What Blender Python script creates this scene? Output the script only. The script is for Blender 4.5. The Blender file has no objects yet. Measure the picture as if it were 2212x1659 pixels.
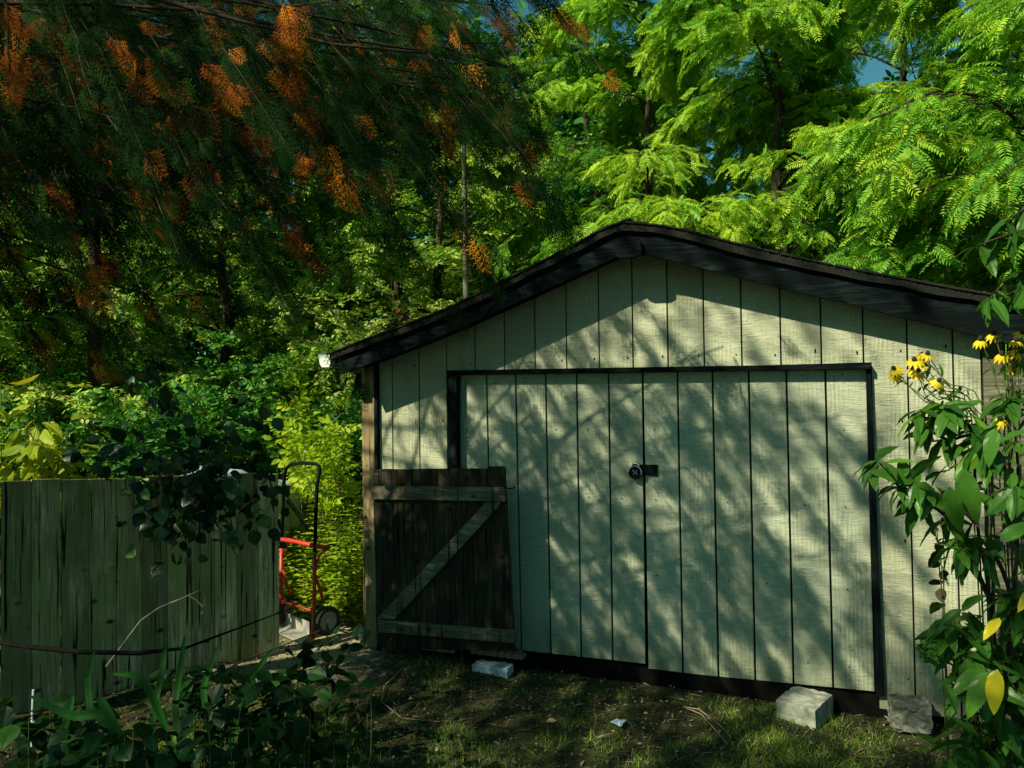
import bpy, math, random
import numpy as np
from mathutils import Matrix, Vector
rs = np.random.RandomState(11)
random.seed(5)
scene = bpy.context.scene
COL = scene.collection

# ------------------------------------------------------------ camera
YAW, PIT, ROL, FPX = .4052, .0226, .0127, 1700.0
Rz = np.array([[math.cos(YAW), -math.sin(YAW), 0], [math.sin(YAW), math.cos(YAW), 0], [0, 0, 1]])
Rx = np.array([[1, 0, 0], [0, math.cos(PIT), -math.sin(PIT)], [0, math.sin(PIT), math.cos(PIT)]])
Ry = np.array([[math.cos(ROL), 0, math.sin(ROL)], [0, 1, 0], [-math.sin(ROL), 0, math.cos(ROL)]])
CM = Rz @ Rx @ Ry
CC = np.array([2.7727, -4.4724, 1.62])
cam = bpy.data.cameras.new('camera'); camo = bpy.data.objects.new('camera', cam); COL.objects.link(camo)
cam.lens = 36 * FPX / 2212; cam.sensor_width = 36; cam.clip_start = .05; cam.clip_end = 400
mw = Matrix.Identity(4)
for r in range(3):
    mw[r][0] = CM[r, 0]; mw[r][1] = CM[r, 2]; mw[r][2] = -CM[r, 1]; mw[r][3] = CC[r]
camo.matrix_world = mw
scene.camera = camo

# ------------------------------------------------------------ light
SUNV = np.array([.50, 1.0, -.86]); SUNV /= np.linalg.norm(SUNV)       # direction the light travels
ELEV = math.asin(-SUNV[2]); AZ = math.atan2(-SUNV[0], -SUNV[1])
world = bpy.data.worlds.new('World'); scene.world = world; world.use_nodes = True
wn = world.node_tree; bg = wn.nodes['Background']
sky = wn.nodes.new('ShaderNodeTexSky'); sky.sky_type = 'NISHITA'; sky.sun_disc = False
sky.sun_elevation = ELEV; sky.sun_rotation = AZ; sky.ozone_density = 1.0; sky.dust_density = .6
wmx = wn.nodes.new('ShaderNodeMix'); wmx.data_type = 'RGBA'; wmx.blend_type = 'MULTIPLY'; wmx.inputs[0].default_value = 1
wmx.inputs[7].default_value = (.48, 1.12, .90, 1)      # white balance of the sky light
wn.links.new(sky.outputs[0], wmx.inputs[6]); wn.links.new(wmx.outputs[2], bg.inputs[0]); bg.inputs[1].default_value = .055
sun = bpy.data.lights.new('sun', 'SUN'); sun.energy = 5.0; sun.angle = math.radians(.5); sun.color = (1, .94, .66)
suno = bpy.data.objects.new('sun', sun); COL.objects.link(suno)
suno.rotation_euler = Vector(SUNV).to_track_quat('-Z', 'Y').to_euler(); suno.location = (-4, -8, 9)
vs = scene.view_settings; vs.view_transform = 'Standard'; vs.look = 'None'; vs.exposure = 0.68; vs.gamma = 1
scene.cycles.max_bounces = 6; scene.cycles.transparent_max_bounces = 4
scene.cycles.diffuse_bounces = 3; scene.cycles.transmission_bounces = 4

# ------------------------------------------------------------ pixel (2212 x 1659) helpers
def ray(x, y): return CM @ np.array([(x - 1106) / FPX, 1, -(y - 829.5) / FPX])
def W(x, y, off=0.0):
    d = ray(x, y); return CC + d * (-off - CC[1]) / d[1]
def G(x, y, z=0.0):
    d = ray(x, y); return CC + d * (z - CC[2]) / d[2]
def D(x, y, t): return CC + ray(x, y) * t

# ------------------------------------------------------------ materials
def newmat(name):
    m = bpy.data.materials.new(name); m.use_nodes = True
    nt = m.node_tree; b = nt.nodes['Principled BSDF']
    return m, nt, b
def L(nt, a, b): nt.links.new(a, b)
def ramp(nt, fac, stops):
    r = nt.nodes.new('ShaderNodeValToRGB'); L(nt, fac, r.inputs[0])
    e = r.color_ramp.elements
    e[0].position, e[0].color = stops[0][0], (*stops[0][1], 1)
    e[1].position, e[1].color = stops[-1][0], (*stops[-1][1], 1)
    for p, c in stops[1:-1]:
        n = e.new(p); n.color = (*c, 1)
    return r.outputs[0]
def noise(nt, vec, scale, detail=4, rough=.55, dist=0.):
    n = nt.nodes.new('ShaderNodeTexNoise'); n.inputs['Scale'].default_value = scale
    n.inputs['Detail'].default_value = detail; n.inputs['Roughness'].default_value = rough
    n.inputs['Distortion'].default_value = dist
    if vec is not None: L(nt, vec, n.inputs['Vector'])
    return n.outputs['Fac']
def pos(nt, scale=(1, 1, 1)):
    g = nt.nodes.new('ShaderNodeNewGeometry')
    m = nt.nodes.new('ShaderNodeMapping'); L(nt, g.outputs['Position'], m.inputs['Vector'])
    m.inputs['Scale'].default_value = scale
    return m.outputs[0]
def objpos(nt, scale=(1, 1, 1)):
    g = nt.nodes.new('ShaderNodeTexCoord')
    m = nt.nodes.new('ShaderNodeMapping'); L(nt, g.outputs['Object'], m.inputs['Vector'])
    m.inputs['Scale'].default_value = scale
    return m.outputs[0]
def math_(nt, op, a, b):
    n = nt.nodes.new('ShaderNodeMath'); n.operation = op
    for i, s in enumerate((a, b)):
        if isinstance(s, (int, float)): n.inputs[i].default_value = s
        else: L(nt, s, n.inputs[i])
    return n.outputs[0]
def mixc(nt, fac, a, b, blend='MIX'):
    n = nt.nodes.new('ShaderNodeMix'); n.data_type = 'RGBA'; n.blend_type = blend
    if isinstance(fac, (int, float)): n.inputs[0].default_value = fac
    else: L(nt, fac, n.inputs[0])
    for k, s in ((6, a), (7, b)):
        if isinstance(s, tuple): n.inputs[k].default_value = (*s, 1)
        else: L(nt, s, n.inputs[k])
    return n.outputs[2]
def bump(nt, b, h, strength, dist=.01):
    n = nt.nodes.new('ShaderNodeBump'); n.inputs['Strength'].default_value = strength
    n.inputs['Distance'].default_value = dist; L(nt, h, n.inputs['Height']); L(nt, n.outputs[0], b.inputs['Normal'])
def flat(name, col, rough=.7, metal=0., var=.25, nscale=30, bmp=.15):
    m, nt, b = newmat(name)
    n = noise(nt, pos(nt), nscale, 5)
    c0 = tuple(c * (1 - var) for c in col); c1 = tuple(min(1, c * (1 + var)) for c in col)
    L(nt, ramp(nt, n, [(.3, c0), (.7, c1)]), b.inputs['Base Color'])
    b.inputs['Roughness'].default_value = rough; b.inputs['Metallic'].default_value = metal
    if rough > .9: b.inputs['Specular IOR Level'].default_value = .08
    if bmp: bump(nt, b, n, bmp, .004)
    return m
def wood(name, cols, along='z', rough=.8, spec=.3, bs=.5, knots=True, green=None):
    m, nt, b = newmat(name)
    sc = {'z': (1, 1, .06), 'x': (.06, 1, 1), 'y': (1, .06, 1)}[along]
    p = pos(nt, sc)
    g = noise(nt, p, 90, 6, .7, .6)
    g2 = noise(nt, p, 22, 4, .6, 1.2)
    s = math_(nt, 'ADD', math_(nt, 'MULTIPLY', g, .55), math_(nt, 'MULTIPLY', g2, .45))
    c = ramp(nt, s, [(.34, cols[0]), (.5, cols[1]), (.66, cols[2])])
    big = noise(nt, pos(nt), 3.1, 5)
    c = mixc(nt, ramp(nt, big, [(.4, (0, 0, 0)), (.68, (.7, .7, .7))]), c, tuple(x * .45 for x in cols[1]))
    if green:
        gz = noise(nt, pos(nt, (1, 1, .5)), 5, 4)
        c = mixc(nt, ramp(nt, gz, [(.42, (0, 0, 0)), (.62, (.8, .8, .8))]), c, green)
    h = s
    if knots:
        v = nt.nodes.new('ShaderNodeTexVoronoi'); v.inputs['Scale'].default_value = 4.5
        L(nt, pos(nt, (.9, .9, 1.5)), v.inputs['Vector']); v.inputs['Scale'].default_value = 6
        k = ramp(nt, v.outputs['Distance'], [(.05, (1, 1, 1)), (.17, (0, 0, 0))])
        c = mixc(nt, k, c, tuple(x * .2 for x in cols[0]))
    at = nt.nodes.new('ShaderNodeAttribute'); at.attribute_name = 'v'
    c = mixc(nt, 1., c, ramp(nt, at.outputs['Fac'], [(0, (.45, .45, .45)), (1, (1.5, 1.45, 1.35))]), 'MULTIPLY')
    if knots:   # long drying cracks
        ck = noise(nt, pos(nt, (1, 1, .035)), 46, 3, .5, .4)
        ckm = ramp(nt, ck, [(.60, (0, 0, 0)), (.66, (1, 1, 1))]); c = mixc(nt, ckm, c, tuple(x * .25 for x in cols[0]))
    L(nt, c, b.inputs['Base Color']); b.inputs['Roughness'].default_value = rough
    b.inputs['Specular IOR Level'].default_value = spec
    bump(nt, b, h, bs, .006)
    return m

def siding_mat(name, tint):
    m, nt, b = newmat(name)
    grain = noise(nt, pos(nt, (1, 1, .07)), 130, 5, .7, .5)
    saw = noise(nt, pos(nt, (.16, 1, 1)), 62, 4, .65, 1.6)
    swirl = nt.nodes.new('ShaderNodeTexWave'); swirl.inputs['Scale'].default_value = 9; swirl.inputs['Distortion'].default_value = 7
    swirl.inputs['Detail'].default_value = 3; swirl.inputs['Detail Scale'].default_value = .8
    L(nt, pos(nt, (1.6, 1, .42)), swirl.inputs['Vector'])
    zone = ramp(nt, noise(nt, pos(nt, (1.3, 1, .5)), 3.2, 3), [(.42, (0, 0, 0)), (.6, (1, 1, 1))])
    h = math_(nt, 'ADD', math_(nt, 'MULTIPLY', grain, .6), math_(nt, 'MULTIPLY', saw, 1.1))
    h = math_(nt, 'ADD', h, math_(nt, 'MULTIPLY', math_(nt, 'MULTIPLY', swirl.outputs['Fac'], zone), .35))
    c = ramp(nt, noise(nt, pos(nt, (1, 1, .4)), 2.6, 6, .6), [(.3, tuple(x * .84 for x in tint)), (.7, tint)])
    fine = ramp(nt, saw, [(.32, (.80, .80, .80)), (.58, (1, 1, 1))])
    c = mixc(nt, 1., c, fine, 'MULTIPLY')
    # worn paint: dirt splashed up from the soil and thin vertical runs
    st = noise(nt, pos(nt, (1, 1, .05)), 16, 5, .6)
    c = mixc(nt, ramp(nt, st, [(.58, (0, 0, 0)), (.8, (.35, .35, .35))]), c, (.10, .12, .08))
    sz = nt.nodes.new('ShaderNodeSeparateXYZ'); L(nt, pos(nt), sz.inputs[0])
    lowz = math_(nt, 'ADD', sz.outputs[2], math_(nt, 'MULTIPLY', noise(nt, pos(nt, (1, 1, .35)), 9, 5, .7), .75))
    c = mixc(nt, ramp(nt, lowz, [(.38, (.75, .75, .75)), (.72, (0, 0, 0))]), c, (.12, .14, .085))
    scuff = noise(nt, pos(nt, (1, 1, .25)), 34, 6, .75)
    c = mixc(nt, ramp(nt, scuff, [(.62, (0, 0, 0)), (.72, (.5, .5, .5))]), c, (.23, .23, .17))
    at = nt.nodes.new('ShaderNodeAttribute'); at.attribute_name = 'v'
    c = mixc(nt, 1., c, ramp(nt, at.outputs['Fac'], [(0, (.86, .86, .84)), (1, (1.04, 1.03, 1.03))]), 'MULTIPLY')
    L(nt, c, b.inputs['Base Color']); b.inputs['Roughness'].default_value = .7
    b.inputs['Specular IOR Level'].default_value = .3
    bump(nt, b, h, .8, .010)
    return m

def leafmat(name, stops, rough=.5, trans=.35, spec=.28, bright=1.35):
    m, nt, b = newmat(name)
    a = nt.nodes.new('ShaderNodeAttribute'); a.attribute_name = 'v'
    n = noise(nt, pos(nt), 38, 3)
    f = math_(nt, 'ADD', math_(nt, 'MULTIPLY', a.outputs['Fac'], .86), math_(nt, 'MULTIPLY', n, .14))
    c = ramp(nt, f, stops)
    L(nt, c, b.inputs['Base Color']); b.inputs['Roughness'].default_value = rough
    b.inputs['Specular IOR Level'].default_value = spec
    tr = nt.nodes.new('ShaderNodeBsdfTranslucent')
    L(nt, mixc(nt, 1., c, (bright, bright * 1.0, bright * .55), 'MULTIPLY'), tr.inputs[0])
    mx = nt.nodes.new('ShaderNodeMixShader'); mx.inputs[0].default_value = trans
    out = nt.nodes['Material Output']
    L(nt, b.outputs[0], mx.inputs[1]); L(nt, tr.outputs[0], mx.inputs[2]); L(nt, mx.outputs[0], out.inputs[0])
    return m

M = {}
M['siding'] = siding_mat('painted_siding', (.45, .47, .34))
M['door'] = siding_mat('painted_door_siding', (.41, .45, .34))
M['dark_trim'] = wood('worn_dark_trim', [(.0015, .0025, .003), (.003, .006, .007), (.016, .03, .036)], 'x', .9, .08, .8, False)
M['dark_trim_z'] = wood('worn_dark_trim_upright', [(.0015, .0025, .003), (.003, .006, .007), (.016, .03, .036)], 'z', .9, .08, .8, False)
M['dull_paint'] = flat('bare_grey_wood_flake', (.10, .13, .12), .95)
M['shade_black'] = flat('painted_shade_black', (.003, .003, .0025), .95)  # near-black carries the shade inside the shed and under doors and roof
M['gate_dark'] = wood('dark_weathered_boards', [(.008, .007, .004), (.022, .019, .011), (.07, .066, .04)], 'z', .85, .2, .7)
M['gate_grey'] = wood('grey_weathered_rail', [(.03, .028, .02), (.10, .10, .07), (.28, .29, .21)], 'x', .85, .2, .7)
M['post'] = wood('weathered_corner_board', [(.10, .065, .03), (.22, .165, .09), (.36, .30, .2)], 'z', .85, .2, .7)
M['fence'] = wood('grey_green_fence_board', [(.07, .055, .03), (.42, .36, .20), (.78, .70, .50)], 'z', .9, .1, 1., True, (.24, .25, .09))
M['shingle'] = flat('asphalt_shingle', (.014, .015, .013), .95, 0, .5, 90, .6)
M['white'] = flat('white_painted_metal', (.62, .68, .66), .5, 0, .15, 14)
M['red'] = flat('red_paint', (.50, .030, .010), .5, 0, .22, 18, .1)
M['black_steel'] = flat('black_steel', (.005, .006, .006), .91, 0, .3, 20, .1)
M['steel'] = flat('polished_steel', (.62, .66, .64), .22, 1., .1, 20, 0)
M['rubber'] = flat('rubber_tyre', (.018, .018, .017), .8)
M['rim'] = flat('grey_rim', (.28, .27, .24), .6)
M['concrete'] = flat('rough_concrete', (.27, .28, .235), .95, 0, .5, 16, .9)
M['stone'] = flat('grey_rubble_stone', (.11, .115, .10), .95, 0, .6, 22, 1.)
M['brick'] = flat('dull_red_brick', (.24, .12, .085), .9, 0, .3, 60, .5)
M['bluegrey'] = flat('blue_grey_speckled_stone', (.30, .38, .42), .85, 0, .45, 120, .5)
M['bark'] = wood('dark_bark', [(.018, .014, .009), (.05, .04, .027), (.11, .095, .07)], 'z', .95, .1, 1., False)
M['bark_grey'] = wood('grey_bark', [(.06, .06, .045), (.14, .14, .10), (.27, .27, .2)], 'z', .95, .1, 1., False)
M['stem'] = flat('green_brown_stem', (.06, .075, .022), .7)
M['drystem'] = flat('dry_straw_stalk', (.20, .17, .10), .95)
M['tarp'] = flat('blue_grey_cover', (.30, .36, .44), .55, 0, .25, 9, .4)
M['yellow_petal'] = leafmat('yellow_petals', [(0, (.62, .42, .01)), (1, (.85, .66, .02))], .5, .3)
M['cone'] = flat('dark_brown_cone', (.018, .012, .008), .9, 0, .4, 200, .8)
M['hose'] = flat('dark_hose', (.006, .007, .006), .95)
M['paper'] = flat('pale_blue_white_scrap', (.34, .42, .52), .6)
# foliage
M['lf_walnut'] = leafmat('walnut_leaf', [(0, (.018, .085, .020)), (.4, (.06, .22, .022)), (.7, (.19, .40, .030)), (.95, (.40, .54, .035)), (1, (.6, .36, .02))])
M['lf_wood'] = leafmat('mixed_wood_leaf', [(0, (.012, .07, .014)), (.4, (.06, .22, .026)), (.7, (.25, .44, .06)), (1, (.55, .62, .14))])
M['lf_under'] = leafmat('undergrowth_leaf', [(0, (.010, .06, .014)), (.5, (.06, .23, .03)), (1, (.34, .56, .10))])
M['lf_autumn'] = leafmat('reddish_drooping_leaf', [(0, (.03, .06, .012)), (.4, (.09, .14, .02)), (.7, (.20, .12, .03)), (1, (.26, .04, .02))])
M['lf_lime'] = leafmat('yellow_green_leaf', [(0, (.13, .26, .012)), (.5, (.28, .42, .018)), (1, (.48, .55, .03))], .45, .4)
M['lf_gold'] = leafmat('yellowing_large_leaf', [(0, (.16, .25, .015)), (.6, (.36, .42, .02)), (1, (.52, .34, .02))], .45, .4)
M['lf_vine'] = leafmat('dark_vine_leaf', [(0, (.004, .022, .006)), (.7, (.018, .06, .015)), (1, (.24, .36, .14))], .38, .2)
M['lf_shrub'] = leafmat('glossy_dogwood_leaf', [(0, (.016, .062, .010)), (.7, (.055, .16, .018)), (.93, (.12, .26, .02)), (.97, (.6, .55, .02)), (1, (.62, .50, .02))], .36, .32)
M['lf_ground'] = leafmat('shaded_plant_leaf', [(0, (.003, .018, .004)), (.7, (.012, .052, .009)), (.92, (.08, .22, .03)), (1, (.45, .46, .05))], .42, .3)  # shade is put into the dark stops, highlights into the brightest ones
M['lf_iris'] = leafmat('iris_blade', [(0, (.005, .035, .006)), (1, (.018, .085, .016))], .7, .25, .08)
M['lf_cedar'] = leafmat('cedar_green_spray', [(0, (.003, .014, .003)), (.8, (.009, .036, .007)), (1, (.05, .13, .015))], .9, .12, .04)
M['lf_rust'] = leafmat('rusty_dead_spray', [(0, (.07, .018, .005)), (.45, (.30, .075, .008)), (.8, (.62, .22, .012)), (1, (.78, .42, .03))], .85, .25, .1)
M['litter'] = leafmat('dry_fallen_leaf', [(0, (.02, .015, .008)), (.5, (.08, .065, .035)), (.8, (.26, .23, .14)), (1, (.6, .6, .48))], .7, .1)
M['grass'] = leafmat('short_grass', [(0, (.05, .13, .014)), (.6, (.20, .34, .03)), (1, (.48, .52, .12))], .55, .3)

def ground_mat():
    m, nt, b = newmat('leafy_soil')
    p = pos(nt)
    n1 = noise(nt, p, 9, 8, .7); n2 = noise(nt, p, 60, 5, .7); n3 = noise(nt, p, 1.1, 3)
    c = ramp(nt, n2, [(.34, (.010, .009, .005)), (.54, (.038, .034, .018)), (.7, (.13, .12, .07)), (.82, (.36, .34, .24))])
    c = mixc(nt, ramp(nt, n1, [(.45, (0, 0, 0)), (.62, (.8, .8, .8))]), c, (.06, .10, .018))
    # worn sandy path beside the gate
    sp = nt.nodes.new('ShaderNodeSeparateXYZ'); L(nt, p, sp.inputs[0])
    dx = math_(nt, 'SUBTRACT', sp.outputs[0], math_(nt, 'ADD', math_(nt, 'MULTIPLY', sp.outputs[1], -.12), -.55))
    ad = math_(nt, 'ABSOLUTE', dx, 0.)
    ad = math_(nt, 'ADD', ad, math_(nt, 'MULTIPLY', math_(nt, 'SUBTRACT', n1, .5), 1.2))
    fx = ramp(nt, ad, [(.25, (1, 1, 1)), (.75, (0, 0, 0))])
    fy = ramp(nt, math_(nt, 'MULTIPLY', math_(nt, 'ADD', sp.outputs[1], 1.2), .7), [(.15, (0, 0, 0)), (.5, (1, 1, 1))])
    f = mixc(nt, 1., fx, fy, 'MULTIPLY')
    sand = ramp(nt, n2, [(.3, (.30, .26, .16)), (.65, (.50, .46, .32))])
    c = mixc(nt, f, c, sand)
    L(nt, c, b.inputs['Base Color']); b.inputs['Roughness'].default_value = .95
    b.inputs['Specular IOR Level'].default_value = .15
    h = math_(nt, 'ADD', n1, math_(nt, 'MULTIPLY', n2, .7))
    bump(nt, b, h, 1., .03)
    return m
M['ground'] = ground_mat()

# ------------------------------------------------------------ mesh builder
def nrm(a):
    a = np.asarray(a, float); return a / np.maximum(np.linalg.norm(a, axis=-1, keepdims=True), 1e-9)
def frames(d, n):
    x = nrm(d); n = np.asarray(n, float)
    z = nrm(n - (n * x).sum(-1, keepdims=True) * x); y = np.cross(z, x)
    return np.stack([x, y, z], -1)
class MB:
    def __init__(s): s.V = []; s.F = []; s.S = []; s.A = []; s.n = 0
    def raw(s, v, faces, a=.5):
        v = np.asarray(v, float); s.V.append(v)
        s.F.append(np.concatenate([np.asarray(f) for f in faces]) + s.n); s.S.append(np.array([len(f) for f in faces]))
        s.A.append(np.full(len(v), a) if np.isscalar(a) else a); s.n += len(v); return s
    def inst(s, T, P, R, sc, a):
        tv, tl, ts = T; P = np.asarray(P, float); k = len(P)
        if k == 0: return s
        sc = np.broadcast_to(np.asarray(sc, float), (k,))
        v = np.einsum('kij,nj->kni', R, tv) * sc[:, None, None] + P[:, None, :]
        s.V.append(v.reshape(-1, 3)); nv = len(tv)
        s.F.append((tl[None, :] + (np.arange(k) * nv)[:, None] + s.n).ravel())
        s.S.append(np.tile(ts, k)); s.A.append(np.repeat(np.broadcast_to(a, (k,)), nv)); s.n += k * nv
        return s
    def tube(s, pts, rad, sides=6, a=.5, cap=True):
        pts = np.asarray(pts, float); m = len(pts)
        rad = np.broadcast_to(np.asarray(rad, float), (m,))
        t = nrm(np.gradient(pts, axis=0)); up = np.array([0, 0, 1.]) if abs(t[0, 2]) < .9 else np.array([1., 0, 0])
        u = nrm(np.cross(t, up)); w = np.cross(t, u)
        an = np.arange(sides) * 2 * math.pi / sides
        v = pts[:, None] + rad[:, None, None] * (np.cos(an)[None, :, None] * u[:, None] + np.sin(an)[None, :, None] * w[:, None])
        f = []
        for i in range(m - 1):
            for j in range(sides):
                k = (j + 1) % sides; f.append((i * sides + j, i * sides + k, (i + 1) * sides + k, (i + 1) * sides + j))
        if cap: f.append(tuple(range(sides))[::-1]); f.append(tuple((m - 1) * sides + j for j in range(sides)))
        return s.raw(v.reshape(-1, 3), f, a)
    def prism(s, poly, off):
        poly = np.asarray(poly, float); off = np.asarray(off, float); n = len(poly)
        v = np.concatenate([poly, poly + off])
        f = [tuple(range(n)), tuple(range(2 * n - 1, n - 1, -1))]
        for i in range(n): j = (i + 1) % n; f.append((i, i + n, j + n, j))
        return s.raw(v, f)
    def box(s, a, b):
        (x0, y0, z0), (x1, y1, z1) = a, b
        return s.prism([(x0, y0, z0), (x1, y0, z0), (x1, y0, z1), (x0, y0, z1)], (0, y1 - y0, 0))
    def build(s, name, mat, parent=None, smooth=False, bevel=0., loc=None):
        me = bpy.data.meshes.new(name); V = np.concatenate(s.V); F = np.concatenate(s.F).astype(np.int32); S = np.concatenate(s.S).astype(np.int32)
        if parent is not None:
            q = parent
            while q is not None: V = V - np.array(q.location); q = q.parent
        elif loc is not None: V = V - np.array(loc)
        me.vertices.add(len(V)); me.vertices.foreach_set('co', V.astype(np.float32).ravel())
        me.loops.add(len(F)); me.loops.foreach_set('vertex_index', F)
        me.polygons.add(len(S)); st = np.concatenate([[0], np.cumsum(S)[:-1]]).astype(np.int32)
        me.polygons.foreach_set('loop_start', st)
        try: me.polygons.foreach_set('loop_total', S)
        except Exception: pass
        me.update(calc_edges=True)
        at = me.attributes.new('v', 'FLOAT', 'POINT'); at.data.foreach_set('value', np.concatenate(s.A).astype(np.float32))
        me.polygons.foreach_set('use_smooth', np.full(len(S), bool(smooth)))
        me.validate()
        me.materials.append(mat); o = bpy.data.objects.new(name, me); COL.objects.link(o)
        if parent is not None: o.parent = parent
        elif loc is not None: o.location = loc
        if bevel:
            b = o.modifiers.new('bevel', 'BEVEL'); b.width = bevel; b.segments = 2; b.limit_method = 'ANGLE'
        return o
def empty(name, loc, label, cat, group=None):
    o = bpy.data.objects.new(name, None); COL.objects.link(o); o.location = tuple(float(x) for x in loc); o.empty_display_size = .1
    return tag(o, label, cat, group)
def tag(o, label=None, cat=None, group=None, kind=None):
    if label: o['label'] = label
    if cat: o['category'] = cat
    if group: o['group'] = group
    if kind: o['kind'] = kind
    return o

# ------------------------------------------------------------ leaf templates: (verts, loops, sizes), x along, z = upper side
def mk(v, f):
    return (np.array(v, float), np.concatenate([np.array(x) for x in f]), np.array([len(x) for x in f]))
def join(ts):
    V = []; Lp = []; S = []; n = 0
    for v, l, s in ts: V.append(v); Lp.append(l + n); S.append(s); n += len(v)
    return np.concatenate(V), np.concatenate(Lp), np.concatenate(S)
def xf(T, p, d, n, sc):
    R = frames(np.array([d], float), np.array([n], float))[0]; return ((R @ T[0].T).T * sc + np.array(p, float), T[1], T[2])
def leaf(w=.28, curl=.15, fold=.08, tip=1.):
    return mk([(0, 0, 0), (.35, 0, -.0), (.7, 0, -curl * .5), (tip, 0, -curl),
               (.25, w * .85, fold * .8), (.55, w, fold - curl * .25), (.8, w * .55, fold * .5 - curl * .7),
               (.25, -w * .85, fold * .8), (.55, -w, fold - curl * .25), (.8, -w * .55, fold * .5 - curl * .7)],
              [(0, 1, 4), (1, 5, 4), (1, 2, 5), (2, 6, 5), (2, 3, 6), (0, 7, 1), (1, 7, 8), (1, 8, 2), (2, 8, 9), (2, 9, 3)])
def bigleaf(w=.26, curl=.25, fold=.06, n=7):
    xs = np.linspace(0, 1, n + 1); V = []; F = []
    prof = lambda t: w * (math.sin(math.pi * min(1, t ** .8)) ** .8 if 0 < t < 1 else 0)
    for i, t in enumerate(xs):
        z = -curl * t * t; r = prof(t); wv = .012 * math.sin(i * 2.4)
        V += [(t, r, z + fold * r / w + wv), (t, r * .5, z + fold * .65 * r / w), (t, 0, z), (t, -r * .5, z + fold * .65 * r / w), (t, -r, z + fold * r / w - wv)]
    for i in range(n):
        for j in range(4):
            a = i * 5 + j; F.append((a, a + 5, a + 6, a + 1))
    return mk(V, F)
T_LEAF = leaf(); T_ROUND = leaf(.40, .12, .06); T_NARROW = leaf(.13, .25, .03)
T_BIG = bigleaf(.19, .30, .05, 8); T_HEART = bigleaf(.40, .2, .05)
def diamond(w=.16): return mk([(0, 0, 0), (.42, w, .03), (1, 0, -.06), (.42, -w, .03)], [(0, 3, 2, 1)])
def hexl(w=.17): return mk([(0, 0, 0), (.28, w, .03), (.68, w * .8, .01), (1, 0, -.08), (.68, -w * .8, .01), (.28, -w, .03)], [(0, 5, 4, 3), (0, 3, 2, 1)])
def frond(npair=9, ll=.28, droop=.35):
    parts = [mk([(0, -.006, 0), (0, .006, 0), (.5, .005, -droop * .25), (1, 0, -droop), (.5, -.005, -droop * .25)], [(0, 4, 2, 1), (4, 3, 2)])]
    T = hexl()
    for i in range(npair):
        t = .14 + .84 * i / (npair - 1); z = -droop * t * t; l = ll * (1 - .45 * abs(t - .45))
        for s in (-1, 1):
            parts.append(xf(T, (t, 0, z), (.45, s, -.25 - .15 * ((i * 7) % 3)), (.1 * s, 0, 1), l))
    parts.append(xf(T, (1, 0, -droop), (1, 0, -.6), (0, 0, 1), ll * .6))
    return join(parts)
T_FROND = frond(); T_FROND2 = frond(7, .34, .15)
def sprig(n=8, lf=T_LEAF, ll=.42):
    parts = []
    for i in range(n):
        t = .1 + .88 * i / (n - 1); s = 1 if i % 2 else -1
        if i == n - 1: parts.append(xf(lf, (t, 0, 0), (1, 0, -.2), (0, 0, 1), ll))
        else: parts.append(xf(lf, (t, 0, -.1 * t), (.5, s, -.2 + .25 * ((i * 5) % 3 - 1)), (.3 * ((i * 3) % 3 - 1), -.2 * s, 1), ll * (.75 + .3 * ((i * 7) % 4) / 3)))
    return join(parts)
T_SPRIG = sprig(7, hexl(.27), .45); T_SPRIG2 = sprig(9, hexl(.2), .36); T_SPRIG3 = sprig(7, T_LEAF, .5)
def spray(fine=True):
    parts = []; th = diamond(.07); r2 = random.Random(3)
    def strip(p, d, l, w): parts.append(xf(mk([(0, 0, 0), (.5, w, 0), (1, 0, 0), (.5, -w, 0)], [(0, 3, 2, 1)]), p, d, (0, 0, 1), l))
    for k in range(4): strip((k * .25, 0, -.10 * (k * .25) ** 2), (1, r2.uniform(-.1, .1), -.08 * k), .27, .035)
    for i in range(12):
        t = .06 + .9 * i / 12; s = 1 if i % 2 else -1; l = .40 * (1 - t * .72) + .05
        a = (math.cos(.75), s * math.sin(.75), -.16 - .1 * r2.random()); p = np.array((t, 0, -.1 * t * t))
        strip(p, a, l, .04)
        for q in range(3 if t < .7 else 2):
            u = .28 + .26 * q; pp = p + np.array(a) * l * u
            for s2 in (-1, 1):
                an = .75 * s + s2 * .62
                strip(pp, (math.cos(an), math.sin(an), -.2), l * .36, .08)
    return join(parts)
T_SPRAY = spray()

def rdir(k, up=0.): 
    a = rs.normal(size=(k, 3)); a[:, 2] += up; return nrm(a)
def perp_up(k, tilt=.5):
    n = rs.normal(size=(k, 3)) * tilt; n[:, 2] += 1; return nrm(n)
def arc(p0, d, length, rise, droop, n=8, wob=.04):
    t = np.linspace(0, 1, n); d = np.asarray(d, float)
    P = np.asarray(p0)[None] + d[None] * (t * length)[:, None]
    P[:, 2] += rise * t * length - droop * t * t * length
    w = np.cumsum(rs.normal(size=(n, 3)) * wob * length / n ** .5 * .6, 0); w[0] = 0
    return P + w
def sample(P, t):
    t = np.clip(t, 0, 1) * (len(P) - 1); i = np.minimum(t.astype(int), len(P) - 2); f = (t - i)[:, None]
    return P[i] * (1 - f) + P[i + 1] * f, nrm(P[i + 1] - P[i])

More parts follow.
